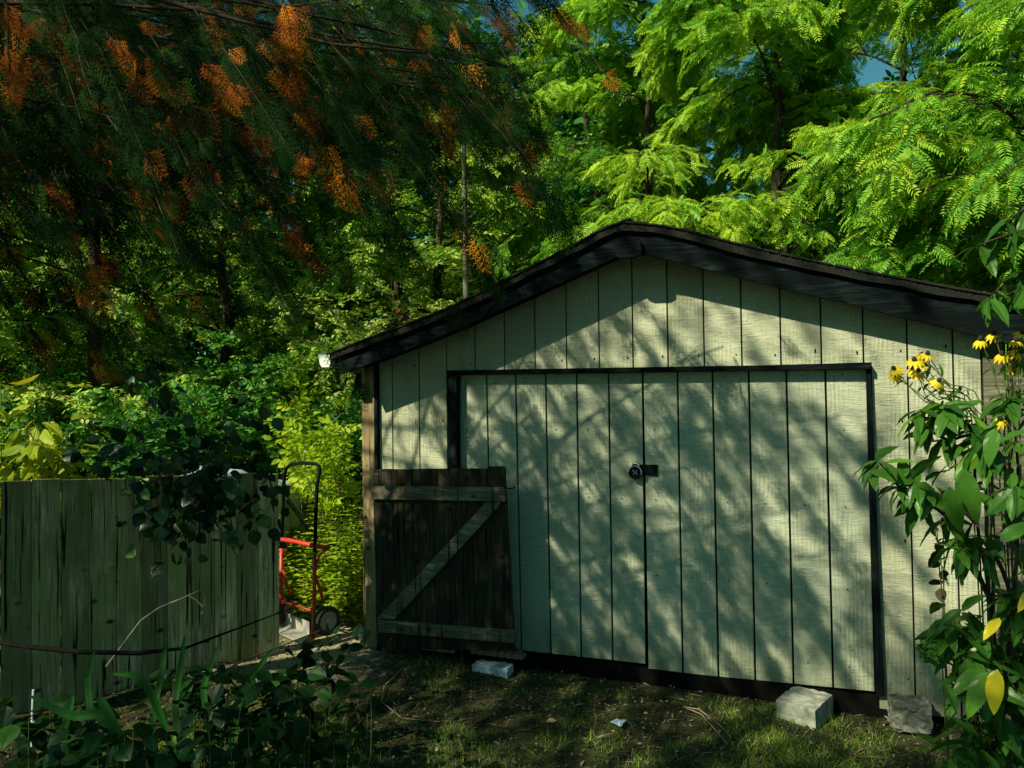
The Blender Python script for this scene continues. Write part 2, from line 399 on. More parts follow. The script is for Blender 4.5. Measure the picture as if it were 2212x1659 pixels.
def make_tree(name, label, base, height, nlimb, reach, T, fsize, mat, bark, per_bough=9, boughs=10, az=None, zlo=.2,
              group=None, trunk_r=.10, vmean=.5, rise=.55, droop=.55, lean=(0, 0), vfun=None, keep=None):
    base = np.asarray(base, float)
    root = empty(name, base, label, 'tree', group)
    tb = MB(); cb = MB()
    tp = np.array([base + np.array([lean[0] * t, lean[1] * t, height * t]) for t in np.linspace(0, 1, 10)])
    tp[1:-1, :2] += rs.normal(size=(8, 2)) * .05
    tb.tube(tp, np.linspace(trunk_r, trunk_r * .25, 10), 8)
    for i in range(nlimb):
        h = zlo + (1 - zlo) * (i + rs.rand()) / nlimb
        p0, _ = sample(tp, np.array([h])); p0 = p0[0]
        a = rs.uniform(0, 2 * math.pi) if az is None else rs.uniform(*az)
        ln = reach * (1.15 - .75 * h) * rs.uniform(.75, 1.15)
        d = np.array([math.cos(a), math.sin(a), 0])
        lim = arc(p0, d, ln, rise * rs.uniform(.6, 1.3), droop * rs.uniform(.7, 1.3), 9)
        tb.tube(lim, np.linspace(trunk_r * .38 * (1.2 - h), .008, 9), 5)
        vb = rs.normal() * .15
        for j in range(boughs):
            t = .08 + .92 * (j + rs.rand()) / boughs
            q, dr = sample(lim, np.array([t])); q = q[0]; dr = dr[0]
            s = 1 if j % 2 else -1; an = s * rs.uniform(.5, 1.2)
            bd = np.array([dr[0] * math.cos(an) - dr[1] * math.sin(an), dr[0] * math.sin(an) + dr[1] * math.cos(an), dr[2] + rs.uniform(-.1, .25)])
            bl = ln * .42 * (1.1 - .5 * t) * rs.uniform(.7, 1.3)
            bp = arc(q, nrm(bd), bl, .1, .45, 6)
            tb.tube(bp, np.linspace(.010, .003, 6), 4, cap=False)
            k = per_bough; tt = rs.uniform(.1, 1, k)
            P, dd = sample(bp, tt); sd = np.where(rs.rand(k) < .5, -1, 1) * rs.uniform(.3, 1.2, k)
            fd = np.stack([dd[:, 0] * np.cos(sd) - dd[:, 1] * np.sin(sd), dd[:, 0] * np.sin(sd) + dd[:, 1] * np.cos(sd), dd[:, 2] * .4 + rs.uniform(-.55, .25, k)], -1)
            P = P + rs.normal(size=(k, 3)) * .03
            v = np.clip(vmean + vb + rs.normal(size=k) * .16 + .10 * t, 0, .97)
            v = np.where(rs.rand(k) < .006, 1., v)
            if keep is not None:
                kk = keep(P); P, fd, v = P[kk], fd[kk], v[kk]; k = len(P)
            cb.inst(T, P, frames(fd, perp_up(k, .45)), fsize * rs.uniform(.65, 1.2, k), v)
    tb.build('trunk', bark, root, True); cb.build('crown', mat, root)
    return root

def make_shrub(name, label, base, stems, height, spread, T, fsize, mat, bark, per=40, group=None, cat='shrub', vmean=.5, vs_=.15, lo=.15, curve=.3,
               sr=.008, tilt=.5, dirs=None, down=-.1, hang=None):
    base = np.asarray(base, float)
    root = empty(name, base, label, cat, group); tb = MB(); cb = MB()
    for i in range(stems):
        a = rs.uniform(0, 2 * math.pi); r = rs.uniform(.1, 1) ** .6
        d = np.array([math.cos(a) * spread * r, math.sin(a) * spread * r, height * rs.uniform(.7, 1.05) * (1 - .25 * r)])
        if dirs is not None: d[:2] += dirs
        ln = np.linalg.norm(d)
        st = arc(base + rs.normal(size=3) * np.array([.06, .06, 0]) * spread, d / ln, ln, curve * .5, curve * .5, 9, .05)
        tb.tube(st, np.linspace(sr, sr * .3, 9), 5, cap=False)
        k = per; P, dd = sample(st, rs.uniform(lo, 1, k)); out = rs.normal(size=(k, 3)); out[:, 2] = rs.uniform(-.3, .5, k) + down
        fd = nrm(out) + dd * .4
        P = P + rs.normal(size=(k, 3)) * .02
        if hang is not None: fd[:, 2] -= hang
        v = np.clip(vmean + rs.normal() * .08 + rs.normal(size=k) * vs_, 0, 1)
        cb.inst(T, P, frames(fd, perp_up(k, tilt)), fsize * rs.uniform(.6, 1.2, k), v)
    tb.build('stem', bark, root, True); cb.build('foliage', mat, root)
    return root

# ============================================================ GROUND
def gz(x, y):
    x = np.asarray(x, float); y = np.asarray(y, float)
    z = .035 * np.sin(x * 1.3 + .5) * np.cos(y * 1.1) + .02 * np.sin(x * 3.7 + y * 2.1) + .012 * np.sin(x * 9 - y * 7) * np.sin(y * 8 + x * 5)
    return z * np.clip((np.hypot(x - 1.6, y) * .4), .15, 1) - .01 + np.clip(x - 2.6, 0, 2) * .04
n = 180
u = np.linspace(-1, 1, n); gx = 1 + np.sign(u) * (np.abs(u) * 7 + np.abs(u) ** 6 * 110); gy = -.5 + np.sign(u) * (np.abs(u) * 7 + np.abs(u) ** 6 * 110)
X, Y = np.meshgrid(gx, gy, indexing='ij'); Z = gz(X, Y)
idx = np.arange(n * n).reshape(n, n)
F = np.stack([idx[:-1, :-1], idx[1:, :-1], idx[1:, 1:], idx[:-1, 1:]], -1).reshape(-1, 4)
g = MB(); g.V = [np.stack([X, Y, Z], -1).reshape(-1, 3)]; g.F = [F.ravel()]; g.S = [np.full(len(F), 4)]; g.A = [np.zeros(n * n)]; g.n = n * n
tag(g.build('ground', M['ground'], smooth=True), kind='structure')

# ============================================================ SHED
XL, XR = -.12, 3.37
shed = empty('shed', (1.62, 0, 0), 'small low gabled shed with beige grooved siding, dark trim and locked double doors', 'shed')
def rake(x):   # lower edge of the rake on the wall plane
    return np.interp(x, [XL - .5, XL, 1.56, XR, XR + .5], [1.76, 1.91, 2.47, 1.95, 1.80])
OX0, OX1, OZ = .44, 2.88, 1.80
sid = MB(); gr = .006
lines = [XL] + [i * .203 for i in range(0, 17)] + [XR]
for a, b in zip(lines[:-1], lines[1:]):
    a2, b2 = a + gr * .7, b - gr * .7
    # split strips at the opening's edges
    cuts = [a2] + [c for c in (OX0, OX1) if a2 < c < b2] + [b2]
    for p, q in zip(cuts[:-1], cuts[1:]):
        mid = (p + q) / 2; z0 = OZ if OX0 < mid < OX1 else .03
        sid.prism([(p, -.012, z0), (q, -.012, z0), (q, -.012, rake(q) + .06), (p, -.012, rake(p) + .06)], (0, .012, 0)); sid.A[-1] = np.full(8, .5 + .5 * math.sin(a * 61)); sid.A[-1] = np.full(8, rs.rand())
bk = MB()
bk.prism([(XL, 0.001, .03), (OX0, .001, .03), (OX0, .001, OZ), (OX1, .001, OZ), (OX1, .001, .03), (XR, .001, .03), (XR, .001, rake(XR) + .06), (1.56, .001, rake(1.56) + .06), (XL, .001, rake(XL) + .06)], (0, .03, 0))
bk.build('wall_backing', M['dark_trim_z'], shed)
sw = MB()
for x0 in (XL - .02, XR - .0):
    for i in range(16):
        y0 = .05 + i * .2; sw.box((x0, y0 + .004, .03), (x0 + .02, y0 + .196, 1.92))
sw.box((XL, 3.2, .03), (XR, 3.22, 1.95)); sw.box((XL + .03, .06, .0), (XR - .03, 3.2, .05))
sw.build('side_wall', M['siding'], shed)
inn = MB(); inn.box((XL + .03, .10, .05), (XR - .03, .12, 1.9))
inn.box((OX0 - .05, -.004, -.06), (OX1 + .05, .09, .085)); inn.build('shade_panel', M['shade_black'], shed)  # dark sheet and strip stand in for shade behind and below the doors
# corner boards
def slat(mb, tl, tr, br, bl, off, th):  # a board traced on the wall-parallel plane
    P = [W(*tl, off), W(*tr, off), W(*br, off), W(*bl, off)]; return mb.prism(P[::-1], (0, th, 0))
cb_ = MB(); cb_.box((XL - .115, -.020, .0), (XL - .005, .018, 1.93)); cb_.build('corner_board', M['post'], shed, bevel=.003)
cb_ = MB(); cb_.box((XL - .004, -.045, .0), (XL + .022, -.013, 1.93)); cb_.build('corner_trim', M['dark_trim_z'], shed, bevel=.003)
cb_ = MB(); cb_.box((XR + .004, -.03, .0), (XR + .10, .02, 1.93)); cb_.box((XR + .112, -.03, .0), (XR + .20, .02, 1.9)); cb_.build('corner_board', M['gate_grey'], shed, bevel=.003)
# door frame: header and jambs stand proud of the doors
hd = MB()
slat(hd, (965, 800), (1882, 785), (1882, 797), (965, 810), .075, .06); hd.build('door_header', M['dark_trim'], shed, bevel=.003)
jb = MB(); slat(jb, (966, 811), (986, 811), (988, 1390), (970, 1390), .07, .055); jb.build('door_jamb', M['dark_trim_z'], shed, bevel=.003)
jb = MB(); slat(jb, (1870, 797), (1881, 797), (1911, 1505), (1892, 1505), .045, .03); jb.build('door_jamb', M['dark_trim_z'], shed, bevel=.003)
# doors, slightly sagging quads of grooved sheet
def door(tl, tr, br, bl, n, off, lab, skew=None):
    mb = MB(); A, B_, C_, D_ = [W(*p, off) for p in (tl, tr, br, bl)]
    for i in range(n):
        s0, s1 = i / n + (.0042 if i else 0), (i + 1) / n - (.0042 if i < n - 1 else 0)
        if skew: s0, s1 = skew(s0), skew(s1)
        q = [A + (B_ - A) * s0, A + (B_ - A) * s1, D_ + (C_ - D_) * s1, D_ + (C_ - D_) * s0]
        mb.prism(q[::-1], (0, .012, 0)); mb.A[-1] = np.full(8, rs.rand())
    mb2 = MB(); q = [A + (B_ - A) * .004, A + (B_ - A) * .996, D_ + (C_ - D_) * .996, D_ + (C_ - D_) * .004]
    q = [p + np.array([0, .0125, .002 if k < 2 else .004]) for k, p in enumerate(q)]
    mb2.prism(q[::-1], (0, .02, 0))
    o = mb.build('door', M['door'], shed, bevel=.0025); o['label'] = lab
    mb2.build('door_core', M['dark_trim_z'], o)
    return o
dl = door((990, 808), (1386, 803), (1394, 1434), (1004, 1392), 6, -.003, 'left shed door')
dr = door((1390, 803), (1870, 796), (1889, 1494), (1401, 1447), 6, -.001, 'right shed door carrying the black hasp')
# hasp
hs = MB(); P = [W(*p, .012) for p in ((1372, 1003), (1420, 1004), (1420, 1029), (1372, 1024))]
hs.prism(P[::-1], (0, .009, 0)); c = W(1372, 1007, .02); hs.box((c[0] - .016, -.03, c[2] - .022), (c[0] + .022, -.0125, c[2] + .018))
hs.build('hasp', M['black_steel'], dr, bevel=.0015)
# rake boards: traced on the plane 0.27 m in front of the wall
OFF = .27
def OFX(px): return float(np.interp(px, [720, 1345, 2300], [.31, .25, .13]))
def curve_pts(px, off): return np.array([W(*p, off) for p in px])
topL = [(718, 768), (800, 736), (900, 700), (960, 676), (1060, 630), (1140, 588), (1240, 538), (1300, 504), (1345, 487)]
lowL = [(735, 808), (815, 779), (905, 745), (967, 720), (1090, 665), (1160, 633), (1225, 604), (1295, 572), (1352, 546)]
topR = [(1345, 487), (1400, 490), (1480, 503), (1560, 525), (1700, 558), (1850, 590), (1960, 610), (2060, 630), (2150, 645), (2300, 668)]
lowR = [(1352, 546), (1410, 552), (1480, 570), (1560, 590), (1700, 625), (1850, 660), (1960, 688), (2060, 712), (2150, 735), (2300, 770)]
def ribbon(tp, lp, off, th):
    n_ = 24; f = lambda pl: np.stack([np.interp(np.linspace(0, 1, n_), np.linspace(0, 1, len(pl)), np.array(pl)[:, k]) for k in (0, 1)], -1)
    A = np.array([W(*p, OFX(p[0])) for p in f(tp)]); B_ = np.array([W(*p, OFX(p[0])) for p in f(lp)])
    mb = MB(); o = np.array([0, th, 0]); v = np.concatenate([A, B_, A + o, B_ + o]); F_ = []
    for i in range(n_ - 1):
        F_ += [(i, i + n_, i + n_ + 1, i + 1), (i + 2 * n_, i + 1 + 2 * n_, i + 1 + 3 * n_, i + 3 * n_),
               (i, i + 1, i + 1 + 2 * n_, i + 2 * n_), (i + n_, i + 3 * n_, i + 1 + 3 * n_, i + 1 + n_)]
    F_ += [(0, 2 * n_, 3 * n_, n_), (n_ - 1, 2 * n_ - 1, 4 * n_ - 1, 3 * n_ - 1)]
    mb.raw(v, F_); return mb, A, B_
for tp, lp, lab in ((topL, lowL, None), (topR, lowR, None)):
    mb, A, B_ = ribbon(tp, lp, OFF, .035)
    fo = mb.build('fascia', M['dark_trim'], shed)
    # (paint flakes left to the material)
    # roof deck and shingles running back over the shed
    n_ = len(A); rf = MB(); ys = np.linspace(0, 1, 16); rows = []
    for k, y in enumerate(ys):
        R_ = A.copy(); R_[:, 1] = (R_[:, 1] - .03) * (1 - y) + 3.45 * y; R_[:, 2] += .012 + rs.normal(size=n_) * .003 + .012 * math.sin(y * 6) * (k > 0); rows.append(R_)
    V_ = np.concatenate(rows); V2 = V_ - np.array([0, 0, .045]); nn = len(V_); F_ = []
    for k in range(15):
        for i in range(n_ - 1):
            a = k * n_ + i; F_ += [(a, a + 1, a + n_ + 1, a + n_), (a + nn, a + n_ + nn, a + n_ + 1 + nn, a + 1 + nn)]
    for i in range(n_ - 1): F_.append((i, i + nn, i + 1 + nn, i + 1))
    for k in range(15):
        for e in (0, n_ - 1): a = k * n_ + e; F_.append((a, a + n_, a + n_ + nn, a + nn))
    rf.raw(np.concatenate([V_, V2]), F_)
    ro = rf.build('roof', M['shingle'], shed)
    # rough shingle butts along the rake edge
    ed = MB()
    for i in range(0, n_ - 1):
        for q in range(5):
            c = A[i] + (A[i + 1] - A[i]) * (q + rs.rand()) / 5; dxx = nrm(A[i + 1] - A[i]); w = rs.uniform(.03, .06)
            hh = rs.uniform(.003, .010)
            ed.prism([c + (0, -.036 - rs.rand() * .010, .008), c + dxx * w + (0, -.036, .008), c + dxx * w + (0, -.036, .010 + hh), c + (0, -.036, .012 + hh)], (0, .09, 0))
    ed.build('shingle_edge', M['shingle'], ro)
    # soffit between fascia and wall
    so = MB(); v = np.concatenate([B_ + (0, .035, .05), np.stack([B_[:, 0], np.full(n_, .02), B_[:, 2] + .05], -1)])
    so.raw(v, [(i, i + 1, i + 1 + n_, i + n_) for i in range(n_ - 1)]); so.build('soffit', M['shade_black'], shed)
rb = MB(); P = [W(*p, .28) for p in ((1325, 524), (1384, 522), (1386, 548), (1372, 556), (1338, 558), (1324, 552))]
rb.prism(P[::-1], (0, .027, 0)); rb.build('ridge_block', M['dark_trim'], shed, bevel=.004)
# eave: rafter tail, gutter with white end cap
ev = MB(); P = [W(*p, OFF - .05) for p in ((728, 768), (768, 756), (770, 806), (731, 803))]; ev.prism(P[::-1], (0, .06, 0)); ev.build('rafter_tail', M['post'], shed, bevel=.003)
gt = MB()
c = W(704, 778, OFF + .02); x0, x1, zt, zb = c[0] - .055, c[0] + .05, c[2] + .04, c[2] - .045
prof = [(x0, zt), (x0 + .012, zb + .018), (x0 + .028, zb), (x1 - .018, zb), (x1 - .004, zt - .01)]
inner = [(x + .004 if x < c[0] else x - .004, z + .004) for x, z in prof]
ring = prof + inner[::-1]
gt.prism([(x, -OFF - .02, z) for x, z in ring], (0, 3.7, 0)); go = gt.build('gutter', M['white'], shed)
cp = MB(); cp.prism([(x, -OFF - .026, z) for x, z in prof], (0, .005, 0)); cp.build('end_cap', M['white'], go)
un = MB(); un.box((XL - .2, .03, 1.72), (XL - .12, 3.3, 1.93)); un.build('eave_board', M['dark_trim'], shed)
# nail heads
nh = MB()
for i in range(1, 17):
    for z in (1.86, .2, .9, 1.5):
        x = i * .203 - .03; 
        if OX0 - .03 < x < OX1 + .03 and z < 1.83: continue
        if z > rake(x): continue
        nh.tube([(x, -.0125, z + rs.uniform(-.02, .02)), (x, -.0145, z)], [.004, .004], 7)
for i in range(12):
    for z in (.22, .62, 1.05, 1.45, 1.74):
        p = .50 + i * .2; nh.tube([(p + .04, -.0005, z), (p + .04, -.004, z + .0)], [.004, .004], 7)
sid.n_face = sum(len(q) for q in sid.S)
for vv, ff, ss, aa in zip(nh.V, nh.F, nh.S, nh.A): sid.V.append(vv); sid.F.append(ff + sid.n - 0); sid.S.append(ss); sid.A.append(aa)
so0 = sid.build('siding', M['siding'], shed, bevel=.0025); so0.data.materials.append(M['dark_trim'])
for q in so0.data.polygons[sid.n_face:]: q.material_index = 1

# padlock (hangs from the hasp)
c = W(1373, 1020, .035); pl = empty('padlock', c, 'round steel disc padlock hanging from the black hasp', 'padlock')
pb = MB(); an = np.linspace(0, 2 * math.pi, 29)[:-1]
def disc(mb, c, r, y0, y1):
    mb.prism([(c[0] + math.cos(t) * r, c[1] + y0, c[2] + math.sin(t) * r) for t in an], (0, y1 - y0, 0))
disc(pb, c, .041, -.012, .010); pb.build('body', M['black_steel'], pl, bevel=.003)
pr = MB(); pr.tube([(c[0] + math.cos(t) * .037, c[1] - .013, c[2] + math.sin(t) * .037) for t in np.linspace(-.5, math.pi * 1.05, 16)], .0035, 6)
for s in (1, -1):
    pr.tube([(c[0] + .011 * math.cos(t), c[1] - .0135, c[2] + s * .014 - s * .011 * math.sin(t) * 1.1) for t in np.linspace(0, math.pi, 10)], .0022, 5)
pr.build('polished_rim', M['steel'], pl, True)
sh = MB(); sh.tube([(c[0] + .020 * math.cos(t), c[1] - .001, c[2] + .034 + .018 * math.sin(t)) for t in np.linspace(-.3, math.pi + .3, 12)], .0045, 8); sh.build('shackle', M['steel'], pl, True)

# ============================================================ GATE, opened flat against the shed
gate = empty('gate', W(810, 1395, .22), 'dark weathered wooden gate with diagonal brace, swung open against the shed siding', 'gate')
GO = lambda s: .20 + .07 * s
def gp(px, py, extra=0): return W(px, py, GO((px - 805) / 290) + extra)
xt = [806, 845, 888, 930, 972, 1012, 1052, 1090]; xb = [818, 860, 903, 945, 988, 1030, 1071, 1112]
for i in range(7):
    mb = MB(); t0 = 1014 - i * .4; 
    if i == 6: t0 -= 4
    g2 = 1.3
    P = [gp(xt[i] + g2 * .5, t0), gp(xt[i + 1] - g2 * .5, t0 + rs.uniform(-1, 1)), gp(xb[i + 1] - g2 * .5, 1402 + i * .8 + rs.uniform(-2, 2)), gp(xb[i] + g2 * .5, 1400 + i * .8)]
    mb.prism(P[::-1], (0, .020, 0)); mb.build('board', M['gate_dark'], gate, bevel=.002)
def gbar(pts, name, mat, ex=.03):
    mb = MB(); P = [gp(x, y, ex) for x, y in pts]; mb.prism(P[::-1], (0, ex - .002, 0)); return mb.build(name, mat, gate, bevel=.003)
gbar([(801, 1050), (1089, 1053), (1091, 1083), (802, 1079)], 'rail', M['gate_grey'])
gbar([(815, 1339), (1113, 1364), (1112, 1390), (817, 1366)], 'rail', M['gate_grey'])
mb = MB(); P = [gp(x, y, .029) for x, y in [(812, 1338), (1049, 1086), (1080, 1084), (1076, 1095), (852, 1338)]]; mb.prism(P[::-1], (0, .027, 0))
mb.build('brace', M['gate_grey'], gate, bevel=.003)
hk = MB(); hk.tube([gp(1088, 1052, .035), gp(1100, 1056, .04), gp(1112, 1054, .04), gp(1113, 1050, .04)], .004, 6); hk.build('hook', M['black_steel'], gate)
# gate post
pp = empty('gate_post', W(790, 1395, .2), 'weathered upright gate post at the shed corner, gate hinged on it', 'post')
mb = MB(); P = [W(x, y, .2) for x, y in ((783, 1026), (806, 1026), (814, 1398), (792, 1398))]; mb.prism(P[::-1], (0, .09, 0)); mb.build('upright', M['post'], pp, bevel=.003)
mb = MB(); P = [W(x, y, .203) for x, y in ((779, 1021), (829, 1022), (829, 1026), (779, 1025.5))]; mb.prism(P[::-1], (0, .10, 0)); mb.build('cap', M['gate_grey'], pp)

# ============================================================ FENCE
FR = np.array([-.72, -.28, 0]); FD = nrm(np.array([-.66, -1.39, 0])); FN = np.array([FD[1], -FD[0], 0])   # FN faces the camera
if FN @ (CC - FR) < 0: FN = -FN
fence = empty('board_fence', FR, 'weathered grey-green vertical board fence panel with narrow gaps, left of the gate opening', 'fence')
for i in range(18):
    lg = .006 if i in (8, 10, 13) else .003
    a = FR + FD * (i * .142 + .0008); b = FR + FD * ((i + 1) * .142 - lg)
    top = 1.165 + .006 * i; jj = rs.uniform(-.002, .004)
    mb = MB(); z0 = -.05; tj = rs.uniform(-.007, .007); vb_ = rs.uniform(.1, .95)
    mb.prism([a + (0, 0, z0), b + (0, 0, z0), b + (0, 0, top + .006 + tj), a + (0, 0, top + tj)], -FN * (.018 + jj))
    if lg < .006: mb.prism([b - FD * .004 + (0, 0, z0) - FN * .009, b + FD * .012 + (0, 0, z0) - FN * .009, b + FD * .012 + (0, 0, top - .01) - FN * .009, b - FD * .004 + (0, 0, top - .01) - FN * .009], -FN * .005)
    mb.A = [np.full(len(q), vb_) for q in mb.V]
    mb.build('board', M['fence'], fence)
for z in (.25, .95):
    mb = MB(); a = FR + (0, 0, z) - FN * .024; b = a + FD * 2.55; mb.prism([a, b, b + (0, 0, .085), a + (0, 0, .085)], -FN * .035); mb.build('rail', M['gate_grey'], fence)
mb = MB(); a = FR - FN * .06 + FD * .02
mb.prism([a + FD * 0, a + FD * .09, a + FD * .09 + (0, 0, 1.15), a + (0, 0, 1.15)], -FN * .09); mb.build('post', M['gate_dark'], fence, bevel=.003)

# ============================================================ HAND TRUCK
ht = empty('hand_truck', G(680, 1376), 'red two-wheeled hand truck with black loop handle standing by the fence end', 'hand truck')
TZ = CM.T @ (G(680, 1376) - CC); tz = TZ[1]
def hp(x, y, dz=0): return D(x, y, tz + dz)
fr = MB()
Rv = CM[:, 0]; dp = .10
Lz = .12
def h2(x, y, dz=0): return hp(x, y, dz)
fr.tube([h2(677, 1378), h2(679, 1280), h2(680, 1192)], .014, 10)
fr.tube([h2(606, 1345, .32), h2(607, 1270, .32), h2(608, 1184, .32)], .014, 10)
fr.tube([h2(606, 1045 + 120, .32), h2(640, 1170, .16), h2(682, 1180), h2(712, 1184)], .016, 10)
fr.tube([h2(682, 1225), h2(690, 1200), h2(712, 1182)], .008, 8)
fr.tube([h2(611, 1200, .32), h2(618, 1175, .3), h2(640, 1168, .2)], .008, 8)
fr.tube([h2(680, 1240), h2(690, 1270, .05), h2(699, 1300, .1)], .011, 8)
fr.tube([h2(610, 1230, .32), h2(628, 1290, .36), h2(615, 1328, .33)], .011, 8)
fr.tube([h2(608, 1300, .32), h2(678, 1320)], .008, 8)
fr.build('frame', M['red'], ht, True)
hdl = MB(); hdl.tube([h2(680, 1193), h2(682, 1120), h2(685, 1048), h2(690, 1020), h2(690, 1008, .03), h2(682, 1002, .06), h2(655, 1000, .2), h2(628, 1003, .3), h2(618, 1012, .32), h2(614, 1030, .32), h2(611, 1100, .32), h2(608, 1186, .32)], .0135, 10)
hdl.build('handle', M['black_steel'], ht, True)
tp_ = MB(); P = [G(606, 1345), G(668, 1372), G(668, 1372) + (0, 0, .09), G(606, 1345) + (0, 0, .09)]
tp_.prism(P, CM[:, 1] * .012); tp_.prism([G(606, 1345), G(668, 1372), G(668, 1372) - CM[:, 1] * .2, G(606, 1345) - CM[:, 1] * .2], (0, 0, .006))
tp_.build('toe_plate', M['rim'], ht, bevel=.003)
axis = nrm(h2(677, 1378) - h2(606, 1345, .32)); axis[2] = 0; axis = nrm(axis)
def wheel(c):
    w = MB(); u_ = np.array([0, 0, 1.]); v_ = np.cross(axis, u_); t = np.linspace(0, 2 * math.pi, 33)
    prof = [(-.026, .068), (-.030, .086), (-.024, .099), (0, .104), (.024, .099), (.030, .086), (.026, .068)]
    k = len(prof); V_ = []; F_ = []
    for a in t[:-1]:
        for (o, r) in prof: V_.append(c + axis * o + (u_ * math.cos(a) + v_ * math.sin(a)) * r)
    for i in range(32):
        for j in range(k):
            A_ = i * k + j; B2 = i * k + (j + 1) % k; C2 = ((i + 1) % 32) * k + (j + 1) % k; D2 = ((i + 1) % 32) * k + j
            F_.append((A_, B2, C2, D2))
    w.raw(V_, F_); o = w.build('tyre', M['rubber'], ht, True); o.parent = wo
    r = MB(); r.tube([c - axis * .02, c + axis * .02], .068, 20); r.tube([c - axis * .035, c + axis * .035], .022, 12)
    o = r.build('rim', M['rim'], ht); o.parent = wo
for px, dz in (((706, 1348), .0), ((628, 1318), .34)):
    cpt = D(px[0], px[1], tz + dz + .03); cpt[2] = .104
    wo = bpy.data.objects.new('wheel', None); COL.objects.link(wo); wo.parent = ht
    wheel(cpt)
# red thing further back
rb = MB(); c = D(618, 1110, 6.6); e = np.array([CM[0, 0], CM[1, 0], 0])
rb.prism([c - e * .05 + (0, 0, -.14), c + e * .035 + (0, 0, -.14), c + e * .045 + (0, 0, .05), c - e * .05 + (0, 0, .05)], CM[:, 1] * .12)
rb.prism([c - e * .06 + (0, 0, .0505), c + e * .05 + (0, 0, .0505), c + e * .05 + (0, 0, .07), c - e * .06 + (0, 0, .07)], CM[:, 1] * .13)
rb.prism([c - e * .03 + (0, 0, -1.0), c + e * .02 + (0, 0, -1.0), c + e * .02 + (0, 0, -.1405), c - e * .03 + (0, 0, -.1405)], CM[:, 1] * .04)
tag(rb.build('red_box', M['red'], bevel=.004, loc=tuple(c)), 'small red box on a stake among weeds behind the fence end', 'box')
st = MB(); st.tube([D(622, 1080, 6.4), D(655, 1125, 6.3), D(700, 1200, 6.2), G(740, 1270)], [.02, .02, .018, .018], 6)
tag(st.build('wooden_stake', M['gate_grey']), 'slanting grey wooden stick leaning beside the red box', 'stick')
# ============================================================ BLOCKS
def rough_block(name, c, sx, sy, sz, rot, mat, label, cat, jag=.006, n_=9, group=None, basis=None):
    g_ = np.linspace(-.5, .5, n_); V_ = []; F_ = []; k = 0; m_ = MB()
    R_ = np.array([[math.cos(rot), -math.sin(rot), 0], [math.sin(rot), math.cos(rot), 0], [0, 0, 1]])
    seen = {}
    def vid(p):
        key = tuple(np.round(p, 4))
        if key not in seen:
            seen[key] = len(V_); q = np.array(p); q = q * np.array([sx, sy, sz]) * 1.
            ed_ = sum(abs(abs(x) - .5) < 1e-6 for x in p)
            q = q * (1 - .015 * (ed_ - 1)) + rs.normal(size=3) * jag; V_.append((R_ @ q if basis is None else basis[0] * q[0] + basis[1] * q[1] + np.array([0, 0, q[2]])) + np.array([0, 0, sz / 2]))
        return seen[key]
    for ax in range(3):
        for s in (-.5, .5):
            for i in range(n_ - 1):
                for j in range(n_ - 1):
                    q = []
                    for (a, b) in ((i, j), (i + 1, j), (i + 1, j + 1), (i, j + 1)):
                        p = [0, 0, 0]; p[ax] = s; p[(ax + 1) % 3] = g_[a]; p[(ax + 2) % 3] = g_[b]; q.append(vid(p))
                    F_.append(q if s > 0 else q[::-1])
    m_.raw(np.array(V_) + np.asarray(c, float), F_)
    return tag(m_.build(name, mat, loc=tuple(float(x) for x in c)), label, cat, group)
a_, b_, c_ = G(1677, 1546), G(1762, 1572), G(1801, 1536); c = (a_ + c_) / 2; c[2] = -.02
rough_block('concrete_block', c, 1, 1, .105, .0, M['concrete'], 'pale rough concrete block standing on the grass under the right shed door', 'block', .0022, basis=(b_ - a_, c_ - b_))
c = G(1966, 1572); c[2] = .0; c[1] = min(c[1], -.10)
rough_block('stone_block', c, .17, .12, .14, .15, M['stone'], 'broken grey rubble stone against the siding beside the shrub', 'stone', .0045)
c = W(1058, 1425, .17); c[2] = 0
rough_block('paver_stone', c + (.02, 0.0, -.02), .23, .10, .075, -.02, M['bluegrey'], 'blue-grey speckled stone lying on the soil under the open gate', 'stone', .003)
br = MB(); c2 = W(1070, 1402, .12); zt = .075
for i in range(7): br.box((c2[0] - .17 + i * .048, -.115, zt + .003), (c2[0] - .17 + i * .048 + .026, .02 - .05, zt + .040))
br.box((c2[0] - .17, -.105, zt + .0032), (c2[0] + .17, -.04, zt + .028))
tag(br.build('ribbed_brick', M['brick'], bevel=.003), 'dull red ribbed brick resting on the blue-grey stone below the gate', 'brick')

# scrap, blade, wire
sc = MB(); c = G(1338, 1568); k = 11; V_ = [c + (0, 0, .03)]
for i in range(k):
    a = i * 2 * math.pi / k; r = .038 * (1.25 if i % 2 else .55) * rs.uniform(.8, 1.2); V_.append(c + (r * math.cos(a), r * math.sin(a), .012 + .02 * rs.rand()))
sc.raw(V_, [(0, i + 1, (i + 1) % k + 1) for i in range(k)])
so_ = tag(sc.build('paper_scrap', M['paper']), 'star-shaped pale blue-white scrap lying on the grass', 'scrap')
md = so_.modifiers.new('thick', 'SOLIDIFY'); md.thickness = .002
bl = MB()
def blade(mb, pts, w, nrm_=(0, 0, 1), a=.5):
    pts = np.asarray(pts, float); m = len(pts); t = nrm(np.gradient(pts, axis=0)); s = nrm(np.cross(t, np.array(nrm_, float)))
    wv = w * np.sin(np.linspace(.35, math.pi, m)) ** .6; mid = pts + np.cross(s, t) * (-.15) * wv[:, None]
    V_ = np.concatenate([pts + s * wv[:, None] / 2, mid, pts - s * wv[:, None] / 2]); F_ = []
    for i in range(m - 1): F_ += [(i, i + m, i + m + 1, i + 1), (i + m, i + 2 * m, i + 2 * m + 1, i + m + 1)]
    mb.raw(V_, F_, a)
